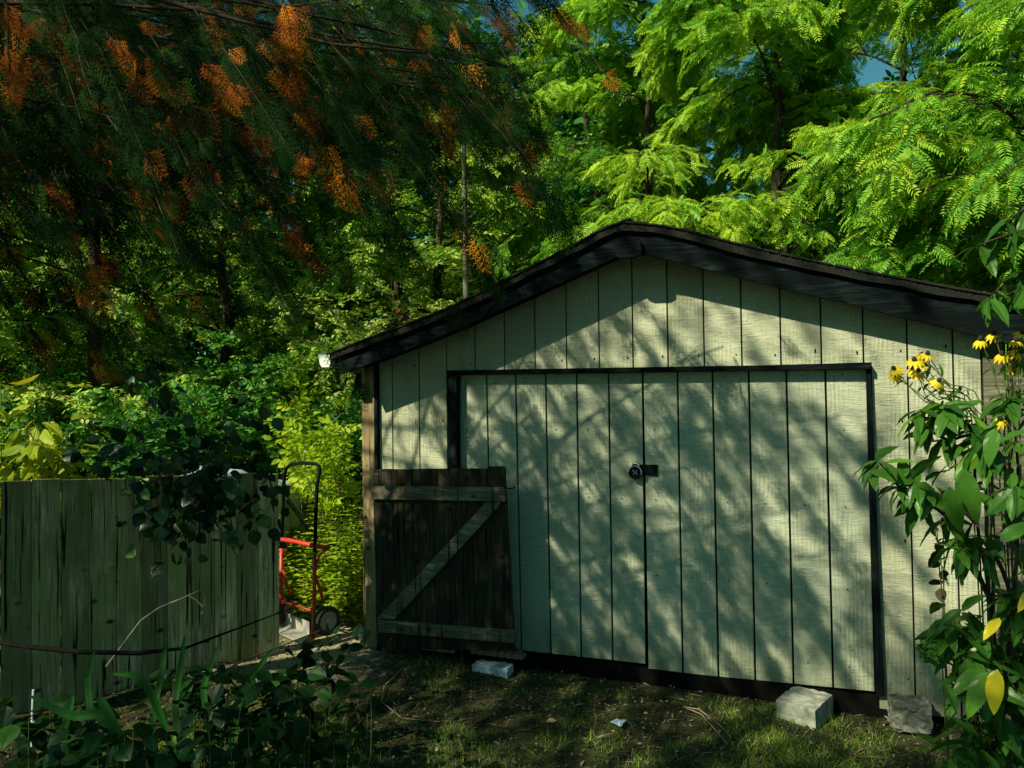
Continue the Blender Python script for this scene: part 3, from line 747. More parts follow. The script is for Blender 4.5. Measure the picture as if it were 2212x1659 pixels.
blade(bl, [G(898, 1578) + (0, 0, .03), G(920, 1595) + (0, 0, .035), G(948, 1618) + (0, 0, .02)], .035, (0, 0, 1), .9)
tag(bl.build('fallen_blade', M['lf_iris']), 'fallen green strap leaf lying alone on the dark soil', 'leaf')
wr = MB(); wr.tube([G(1476, 1534) + (0, 0, .02), G(1510, 1545) + (0, 0, .03), G(1550, 1572) + (0, 0, .025), G(1580, 1600) + (0, 0, .015)], .0035, 5)
wr.tube([G(1478, 1536) + (0, 0, .02), G(1515, 1552) + (0, 0, .022), G(1545, 1585) + (0, 0, .02), G(1572, 1612) + (0, 0, .01)], .0035, 5)
tag(wr.build('bent_wire', M['drystem']), 'pale forked wire lying on the grass left of the concrete block', 'wire')
# long curved twig
tw = MB(); tw.tube([G(870 + p[0], p[1]) + (0, 0, .02) for p in ((0, 1450), (-40, 1490), (-45, 1525), (0, 1560), (80, 1568))], [.004, .004, .0035, .003, .002], 5)
tag(tw.build('curved_twig', M['drystem']), 'thin curved twig lying on the bare soil in front of the gate', 'twig')
# hose over fence
hz = MB(); hz.tube([D(-60, 1380, 3.6), D(60, 1397, 3.5), D(170, 1408, 3.5), D(300, 1411, 3.6), D(400, 1400, 3.7), D(560, 1340, 4.2), D(640, 1310, 4.6)], [.011] * 4 + [.007, .004, .002], 6)
tag(hz.build('dark_hose', M['hose']), 'dark cable sagging across the lower left fence boards', 'cable')
tn = MB(); tn.tube([D(72, 1490, 3.2), D(70, 1530, 3.2), D(69, 1560, 3.2)], [.005, .0045, .005], 6); tn.tube([D(69, 1560, 3.2), D(71, 1575, 3.2), D(66, 1640, 3.2), D(60, 1720, 3.2)], [.012, .005, .004, .004], 6)
tag(tn.build('white_stake', M['white']), 'thin white marker stake among plants at the lower left', 'stake')
ds = MB(); ds.tube([D(230, 1440, 3.7), D(305, 1340, 3.7), D(345, 1312, 3.7), D(395, 1292, 3.7), D(436, 1273, 3.7)], [.006, .005, .0045, .004, .003], 6)
ds.tube([D(408, 1287, 3.7), D(425, 1297, 3.7), D(438, 1310, 3.7), D(436, 1325, 3.7)], [.003, .003, .004, .006], 5)
ds.tube([D(436, 1273, 3.7), D(443, 1290, 3.7), D(441, 1308, 3.7)], [.002, .002, .002], 5)
tag(ds.build('dead_stalk', M['drystem']), 'bent pale dead stalk in front of the fence boards', 'stalk')
ds = MB(); ds.tube([D(420, 1480, 3.6), D(530, 1425, 3.9), D(610, 1395, 4.1), D(690, 1362, 4.3)], [.006, .005, .004, .003], 6)
tag(ds.build('long_twig', M['drystem']), 'long grey twig leaning up across the fence bottom to the path', 'twig')
# cover behind the fence
tv = MB(); m_ = 22; V_ = []; F_ = []
e = np.array([CM[0, 0], CM[1, 0], 0]); f_ = np.array([CM[0, 1], CM[1, 1], 0]); f_ /= np.linalg.norm(f_); c = D(500, 1030, 6.4)
for i in range(m_):
    for j in range(m_):
        s, t = i / (m_ - 1) - .5, j / (m_ - 1) - .5
        h = .12 + .16 * math.exp(-8 * (s + .15) ** 2) * math.exp(-5 * t * t) + .03 * math.sin(s * 17 + t * 5) * math.cos(t * 13) - .9 * max(0, abs(s) - .40) * 4 - .9 * max(0, abs(t) - .40) * 4
        V_.append(c + e * s * 1.0 + f_ * t * 1.0 + np.array([0, 0, h - .20]))
for i in range(m_ - 1):
    for j in range(m_ - 1): a = i * m_ + j; F_.append((a, a + m_, a + m_ + 1, a + 1))
tv.raw(V_, F_); o = tag(tv.build('plastic_cover', M['tarp'], smooth=True), 'creased blue-grey cover over a pile behind the fence top', 'cover')

# ============================================================ TREES
# three feather-leaved trees behind the shed
WK = dict(T=T_FROND, fsize=.215, mat=M['lf_walnut'], bark=M['bark'], group='feather-leaved trees behind the shed')
make_tree('walnut_tree', 'bright feather-leaved tree directly behind the shed ridge', (2.0, 6.0, 0), 7.8, 42, 3.3, per_bough=29, boughs=15, vmean=.74, **WK)
make_tree('walnut_tree', 'feather-leaved tree behind the right half of the shed, with some yellow leaflets', (4.6, 4.9, 0), 7.2, 40, 3.1, per_bough=29, boughs=15, vmean=.66, **WK)
make_tree('walnut_tree', 'feather-leaved tree at the far right edge beyond the shed', (7.3, 4.4, 0), 7.6, 32, 3.0, per_bough=22, boughs=14, vmean=.66, **WK)
make_tree('walnut_tree', 'taller darker feather-leaved tree farthest back behind the shed roof', (3.6, 9.8, 0), 11, 42, 4.6, per_bough=24, boughs=15, vmean=.52, **WK)
make_tree('walnut_tree', 'feather-leaved tree behind the left roof slope, next to the thin bare trunk', (0., 7.4, 0), 8.2, 36, 3.1, per_bough=22, boughs=13, vmean=.62, **WK)
# small-leaved trees on the left
BK = dict(T=T_SPRIG, fsize=.15, mat=M['lf_wood'], bark=M['bark'], group='small-leaved trees on the left')
make_tree('broadleaf_tree', 'small-leaved tree behind the left shed eave', (-2.4, 5.2, 0), 5.8, 28, 2.5, per_bough=26, boughs=13, vmean=.76, **BK)
make_tree('broadleaf_tree', 'small-leaved tree in the middle of the left background', (-4.6, 3.4, 0), 6.0, 30, 2.8, per_bough=26, boughs=13, vmean=.72, **BK)
make_tree('broadleaf_tree', 'small-leaved tree farthest left behind the fence', (-6.0, .9, 0), 5.2, 28, 2.6, per_bough=26, boughs=12, vmean=.72, **BK)
make_tree('broadleaf_tree', 'taller dark tree rising farthest back on the left', (-5.2, 8.4, 0), 10.0, 30, 4.2, per_bough=24, boughs=13, vmean=.66, **BK)
make_tree('broadleaf_tree', 'tall dark tree at the back left corner beyond the other small-leaved trees', (-9.6, 5.0, 0), 9.8, 30, 4.2, per_bough=24, boughs=13, vmean=.5, **BK)
make_tree('broadleaf_tree', 'pale green tree at the back between the small-leaved trees and the bright tree', (-1.6, 9.6, 0), 10.0, 30, 3.6, per_bough=24, boughs=13, vmean=.6, **BK)
# thin pale dead trunk
tr = empty('bare_sapling', D(1008, 600, 9.) * (1, 1, 0), 'thin pale bare trunk standing between the left trees and the bright tree', 'tree')
mb = MB(); mb.tube([D(1010, 900, 9.) * (1, 1, 0), D(1006, 600, 9.), D(1004, 450, 9.), D(1002, 300, 9.), D(1008, 210, 9.)], [.04, .035, .03, .025, .012], 7)
for y, dx, dy in ((560, 60, -40), (500, -50, -45), (420, 55, -30), (340, -60, -50), (290, 45, -40), (600, 90, -70)):
    mb.tube([D(1004, y, 9.), D(1004 + dx * .5, y + dy * .6, 9.), D(1004 + dx, y + dy, 9.)], [.008, .006, .003], 5)
mb.build('trunk', M['bark_grey'], tr, True)

# far wood closing the view
fw = MB(); k = 26000
an_ = rs.uniform(.35, 2.75, k); rr_ = rs.uniform(15, 22, k)
P = np.stack([CC[0] + np.cos(an_ + YAW) * rr_, CC[1] + np.sin(an_ + YAW) * rr_, rs.uniform(0, 1, k) ** .8 * (7.8 + 2.2 * np.sin(an_ * 9) + 1.2 * np.sin(an_ * 23))], -1)
fw.inst(T_SPRIG, P, frames(rdir(k), perp_up(k, .8)), .55 * rs.uniform(.7, 1.3, k), np.clip(rs.normal(size=k) * .15 + .3, 0, .95))
tag(fw.build('far_wood', M['lf_under']), 'dark distant wood closing the view behind all the trees', 'wood', kind='stuff')

# ------------------------------------------------------------ cedars (foreground left, hanging over the yard)
SUN_PATCH = np.array([[*G(x, y)[:2], r] for x, y, r in ((960, 1600, .12), (1000, 1650, .16), (1110, 1640, .10), (1190, 1600, .07), (1310, 1600, .08), (1240, 1560, .06), (1480, 1500, .07), (1580, 1530, .09),
    (1630, 1575, .12), (1850, 1580, .13), (1870, 1612, .10), (1400, 1640, .08), (1725, 1535, .15), (1890, 1530, .10), (900, 1415, .09), (680, 1410, .3), (1410, 1465, .06), (1350, 1500, .05), (820, 1480, .06), (1100, 1500, .05), (1650, 1640, .08), (480, 1600, .12))])  # ground spots whose overhead sprays are removed so sun pools fall there
HANG = np.array([.62, -.15, -1.0])  # droop angle set so the shadows streak down-right across the wall
def make_cedar(label, base, height, boughs, trunk_r=.16, rust=.16, dens=1., extra=(), hang=HANG, gap=.0, tg=.18, limb_r=.016, hw=1.5, kk_=(13, 21)):
    base = np.asarray(base, float); root = empty('cedar_tree', base, label, 'tree', 'cedars shading the yard')
    tb = MB(); gb = MB(); rb_ = MB()
    tp = np.array([base + (0, 0, height * t) for t in np.linspace(0, 1, 8)]); tb.tube(tp, np.linspace(trunk_r, .03, 8), 9)
    def sprays(bp, k, isr, s0=.09, s1=.17, tight=None):
        tight = tg if tight is None else tight
        P, dd = sample(bp, rs.uniform(.03, 1, k))
        fd = dd * .8 + hang * .6 + rs.normal(size=(k, 3)) * tight
        n_ = rs.normal(size=(k, 3)) * .5 + np.array([.2, -.7, .35])
        Q0 = (P + np.array([.5, 1, -.86]) * (P[:, 2:3] / .86))[:, :2]
        ds_ = np.min(np.linalg.norm(Q0[:, None] - SUN_PATCH[None, :, :2], axis=2) / SUN_PATCH[None, :, 2], axis=1)
        o1 = ~(ds_ < 1.0); P, fd, n_ = P[o1], fd[o1], n_[o1]; k = len(P)
        if k == 0: return
        Q_ = P + np.array([.5, 1, -.86]) * ((P[:, 2:3] - .5) / .86)     # opening cut into the canopy to let sun onto the gateway
        ok = ~((Q_[:, 0] > -1.7) & (Q_[:, 0] < -.2) & (Q_[:, 1] > -.6) & (Q_[:, 1] < 2.6) & (rs.rand(k) < .97)); P, fd, n_ = P[ok], fd[ok], n_[ok]; k = len(P)
        if k == 0: return
        sc_ = rs.uniform(s0, s1, k); m2 = (rs.rand(k) < (.85 if isr else .04))
        for mbx, sel, vm in ((gb, ~m2, .4), (rb_, m2, .42)):
            kk = int(sel.sum())
            if kk: mbx.inst(T_SPRAY, P[sel] + rs.normal(size=(kk, 3)) * .012, frames(fd[sel], n_[sel]), sc_[sel], np.clip(vm + rs.normal(size=kk) * .28, 0, .97))
    for (h, a, ln, ri, dro) in boughs:
        p0 = base + (0, 0, h); d = np.array([math.cos(a), math.sin(a), 0])
        lim = arc(p0, d, ln, ri, dro, 12, .03); tb.tube(lim, np.linspace(limb_r, .004, 12), 6)
        nb = int(ln * 4.2 * dens)
        for j in range(nb):
            t = .15 + .85 * (j + rs.rand()) / nb; q, dr = sample(lim, np.array([t])); q = q[0]; dr = dr[0]
            if rs.rand() < gap: continue
            s = 1 if j % 2 else -1; an2 = s * rs.uniform(.2, .9)
            bd = np.array([dr[0] * math.cos(an2) - dr[1] * math.sin(an2), dr[0] * math.sin(an2) + dr[1] * math.cos(an2), rs.uniform(-.6, .0)]) + hang * hw
            bl_ = rs.uniform(.5, 1.05) * (1.1 - .35 * t); bp = arc(q, nrm(bd), bl_, 0, .2, 6, .04)
            tb.tube(bp, np.linspace(.0035, .0015, 6), 4, cap=False)
            sprays(bp, int(rs.randint(*kk_)), rs.rand() < rust and q[2] > 2.75)
    for (x0, y0, x1, y1, t, k, r) in extra:
        bp = arc(D(x0, y0, t), nrm(D(x1, y1, t) - D(x0, y0, t)), np.linalg.norm(D(x1, y1, t) - D(x0, y0, t)), .0, .0, 6, .05)
        tb.tube(bp, np.linspace(.006, .002, 6), 4, cap=False); sprays(bp, k, r, .07, .14, .3)
    tb.build('trunk', M['bark'], root, True)
    o = gb.build('foliage', M['lf_cedar'], root); o['label'] = 'dark green sprays'
    if rb_.n: o = rb_.build('foliage', M['lf_rust'], root); o['label'] = 'rusty orange dead sprays'
    return root
cb0 = np.array([-2.3, -3.9, 0]); bg_ = []
def to(px, py, t, ri, dro, b0=cb0):
    p = D(px, py, t) - b0; ln = math.hypot(p[0], p[1]); return (p[2] + (dro - ri) * ln, math.atan2(p[1], p[0]), ln, ri, dro)
for i in range(15):
    px = rs.uniform(100, 1120); py = rs.uniform(-60, 300) * (1 - .25 * (px > 900)); bg_.append(to(px, py, rs.uniform(2.5, 4.2), .1, rs.uniform(.1, .22)))
for (px, py) in ((150, 560), (420, 420), (650, 400), (880, 330), (300, 640), (620, 560), (100, 420)):
    bg_.append(to(px, py, rs.uniform(3.2, 4.4), .1, .2))
for i in range(15):
    bg_.append((3.9 + 2.6 * (i + .5) / 15, rs.uniform(-.42, .10), rs.uniform(2.4, 4.3), .05, .12))  # out-of-view boughs added to cast streaks on the shed wall
for i in range(7):
    bg_.append((rs.uniform(2.5, 5.5), rs.uniform(1.8, 5.2), rs.uniform(1.4, 2.4), .1, .2))
EX = [(230, 70, 300, 150, 2.5, 16, 1), (300, 100, 375, 190, 2.5, 18, 1), (430, 140, 500, 210, 2.5, 18, 1), (470, 190, 545, 300, 2.5, 26, 1), (500, 160, 560, 220, 2.5, 14, 1), (615, 70, 640, 140, 2.6, 12, 1),
      (610, 0, 620, 70, 2.5, 14, 1), (740, 60, 760, 130, 2.8, 9, 1), (10, 0, 25, 150, 2.4, 16, 1), (100, 20, 160, 90, 2.6, 14, 1), (650, 280, 655, 340, 3., 7, 1), (80, 360, 120, 430, 3., 12, 1), (270, 370, 300, 420, 3., 12, 1),
      (340, 390, 380, 440, 3., 14, 1), (120, 480, 190, 560, 3.2, 18, 1), (210, 530, 250, 600, 3.2, 12, 1), (170, 540, 185, 620, 3., 14, 1), (600, 470, 640, 530, 3.4, 12, 1), (640, 500, 690, 560, 3.4, 12, 1), (950, 270, 975, 350, 3.4, 14, 1),
      (880, 320, 940, 250, 3.4, 12, 1), (60, 700, 110, 780, 3.4, 10, 1), (190, 740, 230, 800, 3.4, 10, 1), (1080, 200, 1100, 290, 3.4, 9, 1), (1060, 0, 1090, 60, 3., 12, 1), (860, 10, 900, 70, 3., 12, 1), (1190, 10, 1230, 60, 3.2, 10, 1),
      (430, 20, 470, 90, 3., 14, 1), (720, 120, 790, 200, 3.2, 16, 0), (820, 120, 880, 220, 3.2, 18, 0), (960, 130, 1010, 230, 3.2, 18, 0), (1080, 100, 1140, 200, 3.3, 18, 0), (1100, 180, 1150, 300, 3.3, 14, 0), (420, 300, 500, 360, 3.2, 14, 0)]
make_cedar('dark cedar with rusty dead sprays hanging over the yard at upper left', cb0, 6.4, bg_, extra=[(a_, b_, c_, d_, e_, int(f_ * .75), g_) for a_, b_, c_, d_, e_, f_, g_ in EX], rust=.05)
bg3 = []  # cedar put in to darken the upper left background
for i in range(26): bg3.append((3.6 + 3.3 * (i + .5) / 26, rs.uniform(-1.3, 1.0), rs.uniform(1.6, 4.0), .1, .2))
for i in range(8): bg3.append((rs.uniform(3.3, 6.5), rs.uniform(1., 4.4), rs.uniform(1.2, 2.2), .1, .25))
make_cedar('dark cedar standing farther back behind the hanging rusty sprays', (-4.4, 1.3, 0), 7.4, bg3, .08, .08, dens=.9, tg=.4, hw=.8, kk_=(10, 16), hang=np.array([.1, -.1, -.8]))
bg4 = []
for i in range(22): bg4.append((3.5 + 2.0 * (i + .5) / 22, rs.uniform(-.42, .45), rs.uniform(2.0, 4.2), .1, .14))
for i in range(22):
    bg4.append(to(rs.uniform(620, 1190), rs.uniform(-20, 250), rs.uniform(4.4, 5.8), .1, .14, np.array([-3.05, -.85, 0])))
for i in range(5): bg4.append((rs.uniform(3.3, 5.2), rs.uniform(1.2, 4.4), rs.uniform(1.2, 2.2), .1, .25))
make_cedar('slim dark cedar at the left whose boughs reach over the shed roof', (-3.05, -.85, 0), 6.0, bg4, .07, .06, dens=1.25, tg=.38, hw=.8, kk_=(10, 16))
bg2 = []
for i in range(30): bg2.append((rs.uniform(3.6, 6.4), rs.uniform(-.4, 1.4), rs.uniform(1.8, 3.6), .1, .25))
for i in range(30):
    tx, ty, tz_ = rs.uniform(-2.8, 1.1), rs.uniform(-7.7, -5.2), rs.uniform(4.2, 5.5); dx_, dy_ = tx + 1.6, ty + 8.2; l_ = math.hypot(dx_, dy_)
    bg2.append((tz_ + .15 * l_, math.atan2(dy_, dx_), l_ + .3, .1, .25))  # unseen boughs added and aimed to block sun from the ground
for i in range(6): bg2.append((rs.uniform(3., 6.), rs.uniform(1.6, 5.8), rs.uniform(1.4, 2.2), .1, .25))
make_cedar('second cedar standing behind the camera on the left and shading the ground', (-1.6, -8.2, 0), 7.2, bg2, .18, .1, dens=1.3, hw=.9)

# ============================================================ SHRUBS AND PLANTS
# understorey behind the fence
US = dict(mat=M['lf_under'], bark=M['bark'], group='undergrowth shrubs behind the fence')
for (x, y, h, sp, lab, vm) in ((-1.9, 1.9, 1.9, .8, 'green shrub behind the red hand truck, left of the yellow-green bush', .55), (-3.0, .9, 2.1, .9, 'dense shrub behind the middle of the fence', .45),
                           (-3.9, -.5, 2.0, .9, 'dense shrub behind the left end of the fence', .5), (-3.6, 2.6, 2.8, 1.1, 'tall shrub under the left trees', .5),
                           (-5.0, 1.2, 2.6, 1.1, 'tall shrub at the left edge beneath the trees', .4), (-1.6, 3.6, 2.4, .9, 'shrub behind the gutter end of the shed', .35)):
    make_shrub('undergrowth_shrub', lab, (x, y, 0), 34, h, sp, T_SPRIG3, .17, per=34, vmean=vm, **US)
make_shrub('reddish_shrub', 'shrub with drooping reddish and olive leaves left of the shed eave', (-2.0, 4.4, 0), 40, 3.3, 1.2, T_LEAF, .13, M['lf_autumn'], M['bark'], per=70, vmean=.5, vs_=.25, hang=.9, lo=.45)
make_shrub('yellow_green_bush', 'bright yellow-green bush lit by the sun beside the left shed corner', D(735, 1290, 6.6) * (1, 1, 0), 17, 1.8, .50, T_SPRIG3, .14, M['lf_lime'], M['bark_grey'], per=13, lo=.66, vmean=.5, cat='bush')
make_shrub('yellow_green_sapling', 'yellow-green sapling reaching toward the white gutter end', D(650, 1290, 6.9) * (1, 1, 0), 8, 2.2, .40, T_SPRIG3, .16, M['lf_lime'], M['bark_grey'], per=14, lo=.62, vmean=.55, cat='sapling')
# goldenrod stand: tall leafy stalks
def stalks(name, label, spots, h, T, fs, mat, group, vm=.5):
    root = empty(name, (spots[0][0], spots[0][1], 0), label, 'plant', group); tb = MB(); fb = MB()
    for (x, y) in spots:
        hh = h * rs.uniform(.6, 1.1); P = arc((x, y, 0), nrm([rs.normal() * .12, rs.normal() * .12, 1]), hh, 0, .05, 7, .03); tb.tube(P, np.linspace(.005, .002, 7), 4, cap=False)
        k = int(hh * 62); t = np.linspace(.12, 1, k); Q, dd = sample(P, t); a = np.arange(k) * 2.4 + rs.rand() * 6
        fd = np.stack([np.cos(a), np.sin(a), np.full(k, .25)], -1)
        fb.inst(T, Q, frames(fd, perp_up(k, .2)), fs * (1.15 - .6 * t) * rs.uniform(.8, 1.2, k), np.clip(vm + rs.normal(size=k) * .15, 0, 1))
    tb.build('stem', M['stem'], root); fb.build('foliage', mat, root); return root
def spots(cx, cy, sx, sy, k): return [(cx + rs.uniform(-1, 1) * sx, cy + rs.uniform(-1, 1) * sy) for _ in range(k)]
b = D(700, 1280, 6.2); stalks('leafy_weeds', 'stand of tall bright narrow-leaved weeds between hand truck and gate post', spots(b[0], b[1], .40, .35, 55), .85, T_NARROW, .12, M['lf_lime'], 'bright weeds', .55)
b = D(660, 1250, 7.4); stalks('leafy_weeds', 'taller weeds behind the hand truck', spots(b[0], b[1], .8, .4, 36), .9, T_NARROW, .12, M['lf_lime'], 'bright weeds', .35)
b = D(735, 1310, 5.9); stalks('leafy_weeds', 'low yellowish weeds at the foot of the gate post', spots(b[0], b[1], .28, .2, 60), .42, T_LEAF, .07, M['lf_gold'], 'bright weeds', .3)

# yellowing big-leaf shrub at left edge behind fence
b = D(20, 1250, 4.9)
make_shrub('yellowing_shrub', 'yellowing large-leaved shrub rising behind the fence at the left edge', b * (1, 1, 0), 26, 1.92, .45, T_BIG, .17, M['lf_gold'], M['stem'], per=15, lo=.55, vmean=.3, vs_=.22, hang=.7)

# branch helper for hand-placed plants
def branch(tb, pts, r0, r1): tb.tube(pts, np.linspace(r0, r1, len(pts)), 6, cap=False)
def smooth(pts, n_=10):
    pts = np.asarray(pts, float); m = len(pts); t = np.linspace(0, m - 1, n_); out = []
    for q in t:
        i = min(int(q), m - 2); f = q - i; p0 = pts[max(i - 1, 0)]; p1 = pts[i]; p2 = pts[i + 1]; p3 = pts[min(i + 2, m - 1)]
        out.append(.5 * ((2 * p1) + (-p0 + p2) * f + (2 * p0 - 5 * p1 + 4 * p2 - p3) * f * f + (-p0 + 3 * p1 - 3 * p2 + p3) * f ** 3))
    return np.array(out)

# vine sprawling over the fence
vr = empty('fence_vine', FR + FD * .8 + (0, 0, 1.1), 'dark broad-leaved vine sprawling over the fence top and hanging down the boards', 'vine')
tb = MB(); fb = MB()
vpaths = [[(420, 1030), (400, 985), (350, 960), (300, 985), (270, 1040), (290, 1100)], [(420, 1030), (440, 1060), (420, 1110), (390, 1150), (360, 1175)],
          [(430, 1030), (500, 990), (560, 1010), (590, 1060), (575, 1110)], [(420, 1030), (470, 1080), (500, 1130), (480, 1160)], [(400, 1020), (330, 1040), (300, 1090), (330, 1130)],
          [(450, 1020), (520, 1050), (545, 1090), (560, 1120)], [(400, 1000), (420, 940), (380, 880), (330, 850)], [(430, 1000), (500, 930), (540, 900)], [(380, 1010), (280, 970), (200, 960)],
          [(420, 1030), (400, 1075), (370, 1110), (350, 1140)], [(450, 1030), (450, 1090), (440, 1150)]]
for i, p in enumerate(vpaths):
    P = smooth([D(x, y, 4.28 - .0009 * (x - 400) * -1 * .6 + rs.uniform(-.08, .06)) for x, y in p], 12); branch(tb, P, .006, .002)
    k = 38; Q, dd = sample(P, rs.uniform(.05, 1, k)); Q = Q + rs.normal(size=(k, 3)) * np.array([.075, .07, .075])
    fd = rs.normal(size=(k, 3)) * .7; fd[:, 2] -= .7
    n_ = rs.normal(size=(k, 3)) * .45 + np.array([-.05, -.75, .75])
    fb.inst(T_HEART, Q, frames(fd, n_), rs.uniform(.04, .10, k), np.clip(.35 + rs.normal(size=k) * .32, 0, 1))
tb.build('stem', M['bark'], vr, True); fb.build('foliage', M['lf_vine'], vr)

# ------------------------------------------------------------ big dogwood-like shrub on the right
sr = empty('large_leaved_shrub', (D(2170, 1300, 3.0)[0], D(2170, 1300, 3.0)[1], 0), 'large-leaved green shrub with a few yellow leaves in front of the right shed corner', 'shrub')
tb = MB(); fb = MB()
base = np.array(sr.location); T0 = 3.0
spath = [([(2160, 1560), (2140, 1300), (2110, 1130), (2105, 1010), (2110, 930)], .0), ([(2110, 1130), (2060, 1085), (2010, 1060), (1975, 1040)], -.05), ([(2140, 1300), (2085, 1180), (2040, 1110), (1960, 1070), (1900, 1000)], .02),
         ([(2105, 1010), (2060, 960), (2010, 930), (1985, 895)], .1), ([(2110, 930), (2060, 905), (2040, 880)], .05), ([(2160, 1560), (2190, 1300), (2200, 1050), (2190, 900), (2180, 860)], .1),
         ([(2190, 1300), (2150, 1200), (2110, 1190), (2070, 1180)], -.1), ([(2190, 1050), (2150, 980), (2120, 960)], -.08), ([(2160, 1560), (2120, 1440), (2080, 1400), (2060, 1340)], -.1), ([(2160, 1560), (2200, 1450), (2215, 1360), (2180, 1290)], -.15),
         ([(2180, 1620), (2150, 1500), (2130, 1440), (2100, 1420)], -.25), ([(2200, 1560), (2220, 1300), (2260, 1000), (2240, 780)], .15), ([(2230, 1560), (2260, 1300), (2240, 1120), (2190, 1060)], -.2)]
for pth, dz in spath:
    P = smooth([D(x, y, T0 + dz + .0003 * (y - 1100)) for x, y in pth], 10); branch(tb, P, .010, .003)
    for whorl_t, k in ((1., 8), (.82, 6), (.64, 5), (.45, 4)):
        q, dd = sample(P, np.full(k, whorl_t)); a = np.arange(k) * 2 * math.pi / k + rs.rand() * 6
        ax = dd[0]; u1 = nrm(np.cross(ax, [0, 0, 1.])); u2 = np.cross(ax, u1)
        fd = ax * .35 + np.cos(a)[:, None] * u1 + np.sin(a)[:, None] * u2; fd[:, 2] -= .5
        fb.inst(T_BIG, q + rs.normal(size=(k, 3)) * .012, frames(fd, perp_up(k, .35)), rs.uniform(.09, .155, k), np.clip(.45 + rs.normal(size=k) * .22, 0, .95))
# hand-placed single leaves: (x, y base, x, y tip, depth, shade value)
for (x0, y0, x1, y1, t, v) in ((2120, 1445, 2060, 1490, 2.7, .75), (2140, 1450, 2085, 1540, 2.65, .8), (2155, 1445, 2140, 1540, 2.6, 1.25), (2160, 1335, 2125, 1372, 2.8, 1.25), (2150, 925, 2130, 1000, 2.8, .7),
                               (2240, 1270, 2200, 1310, 2.8, 1.25), (2050, 1050, 2070, 1150, 2.8, .6), (2080, 1010, 2105, 1130, 2.8, .6), (1975, 1040, 1898, 1012, 2.95, .5), (2160, 1170, 2230, 1120, 2.7, .5)):
    a, b = D(x0, y0, t), D(x1, y1, t - .03); l = np.linalg.norm(b - a)
    fb.inst(T_BIG, [a], frames([b - a], [[-.3, -.8, .45]]), [l * 1.03], [v])
# lower dark mass
k = 420; P = np.stack([D(rs.uniform(2030 + 60 * rs.rand(), 2290), 1300 + 480 * rs.rand() ** .8, rs.uniform(2.75, 3.25)) for _ in range(k)]); fd = rs.normal(size=(k, 3)); fd[:, 2] -= .6
fb.inst(T_BIG, P, frames(fd, perp_up(k, .4)), rs.uniform(.08, .14, k), np.clip(.3 + rs.normal(size=k) * .2, 0, .93))
for _ in range(5):
    x = rs.uniform(2060, 2260); branch(tb, smooth([D(2170, 1850, 3.), D((2170 + x) / 2, 1720, 3.), D(x, 1460, 2.95)], 6), .007, .003)
tb.build('stem', M['bark'], sr, True); fb.build('foliage', M['lf_shrub'], sr)
# second shrub: overhanging branch at the top right
s2 = empty('overhanging_branch', D(2260, 560, 3.0), 'dark leafy branch hanging in at the right edge over the roof corner', 'branch')
tb = MB(); fb = MB()
for pth in ([(2290, 480), (2200, 500), (2140, 520), (2100, 535)], [(2290, 560), (2210, 590), (2160, 620), (2135, 650)], [(2280, 420), (2230, 440), (2170, 480)], [(2280, 640), (2220, 620), (2170, 640), (2150, 640)]):
    P = smooth([D(x, y, 2.9 + rs.uniform(-.15, .15)) for x, y in pth], 8); branch(tb, P, .006, .002)
    k = 15; Q, dd = sample(P, rs.uniform(.1, 1, k)); fd = rs.normal(size=(k, 3)) * .6 + dd * .5; fd[:, 2] -= .8
    fb.inst(T_BIG, Q, frames(fd, perp_up(k, .6)), rs.uniform(.08, .13, k), np.clip(.45 + rs.normal(size=k) * .2, 0, .99))
tb.build('stem', M['bark'], s2, True); fb.build('foliage', M['lf_shrub'], s2)

# ------------------------------------------------------------ coneflowers
def petal(): return bigleaf(.17, .35, .02, 4)
T_PET = petal()
def flower(parent, c, facing, r, droop=.3):
    fo = bpy.data.objects.new('flower', None); COL.objects.link(fo); fo.parent = parent
    pb = MB(); k = 11; a = np.arange(k) * 2 * math.pi / k + rs.rand()
    ax = nrm(np.asarray(facing, float)); u1 = nrm(np.cross(ax, [.2, .1, 1.])); u2 = np.cross(ax, u1)
    fd = np.cos(a)[:, None] * u1 + np.sin(a)[:, None] * u2 - ax * droop
    pb.inst(T_PET, c + fd * r * .15, frames(fd, np.tile(ax, (k, 1))), r * rs.uniform(.8, 1.1, k), rs.uniform(0, 1, k))
    p = pb.build('petals', M['yellow_petal'], parent); p.parent = fo
    cm = MB(); cm.tube([c - ax * .004, c + ax * .004, c + ax * .010, c + ax * .016], [r * .20, r * .26, r * .22, r * .08], 10)
    q = cm.build('cone', M['cone'], parent, True); q.parent = fo
def coneflower(label, items, root_px, t, w=.034):
    r0 = D(*root_px, t); root = empty('coneflower', (r0[0], r0[1], 0), label, 'flower', 'yellow coneflowers')
    tb = MB(); fb = MB()
    for (x, y, fx, fz) in items:
        tt = t + rs.uniform(-.06, .06); c = D(x, y, tt)
        P = smooth([(r0[0], r0[1], 0.0), r0 * (1, 1, 1) + rs.normal(size=3) * .02, (r0 * .35 + c * .65) + rs.normal(size=3) * .015 + (0, 0, -.01), c], 14); branch(tb, P, .0035, .0016)
        flower(root, c, (fx, -.6, fz), w * rs.uniform(.9, 1.15), rs.uniform(.15, .8))
        k = 7; Q, dd = sample(P, rs.uniform(.45, .9, k)); fd = rs.normal(size=(k, 3)) + dd * .5; fb.inst(T_NARROW, Q, frames(fd, perp_up(k, .4)), rs.uniform(.03, .06, k), rs.uniform(.2, .6, k))
    tb.build('stem', M['stem'], root, True); fb.build('foliage', M['lf_shrub'], root)
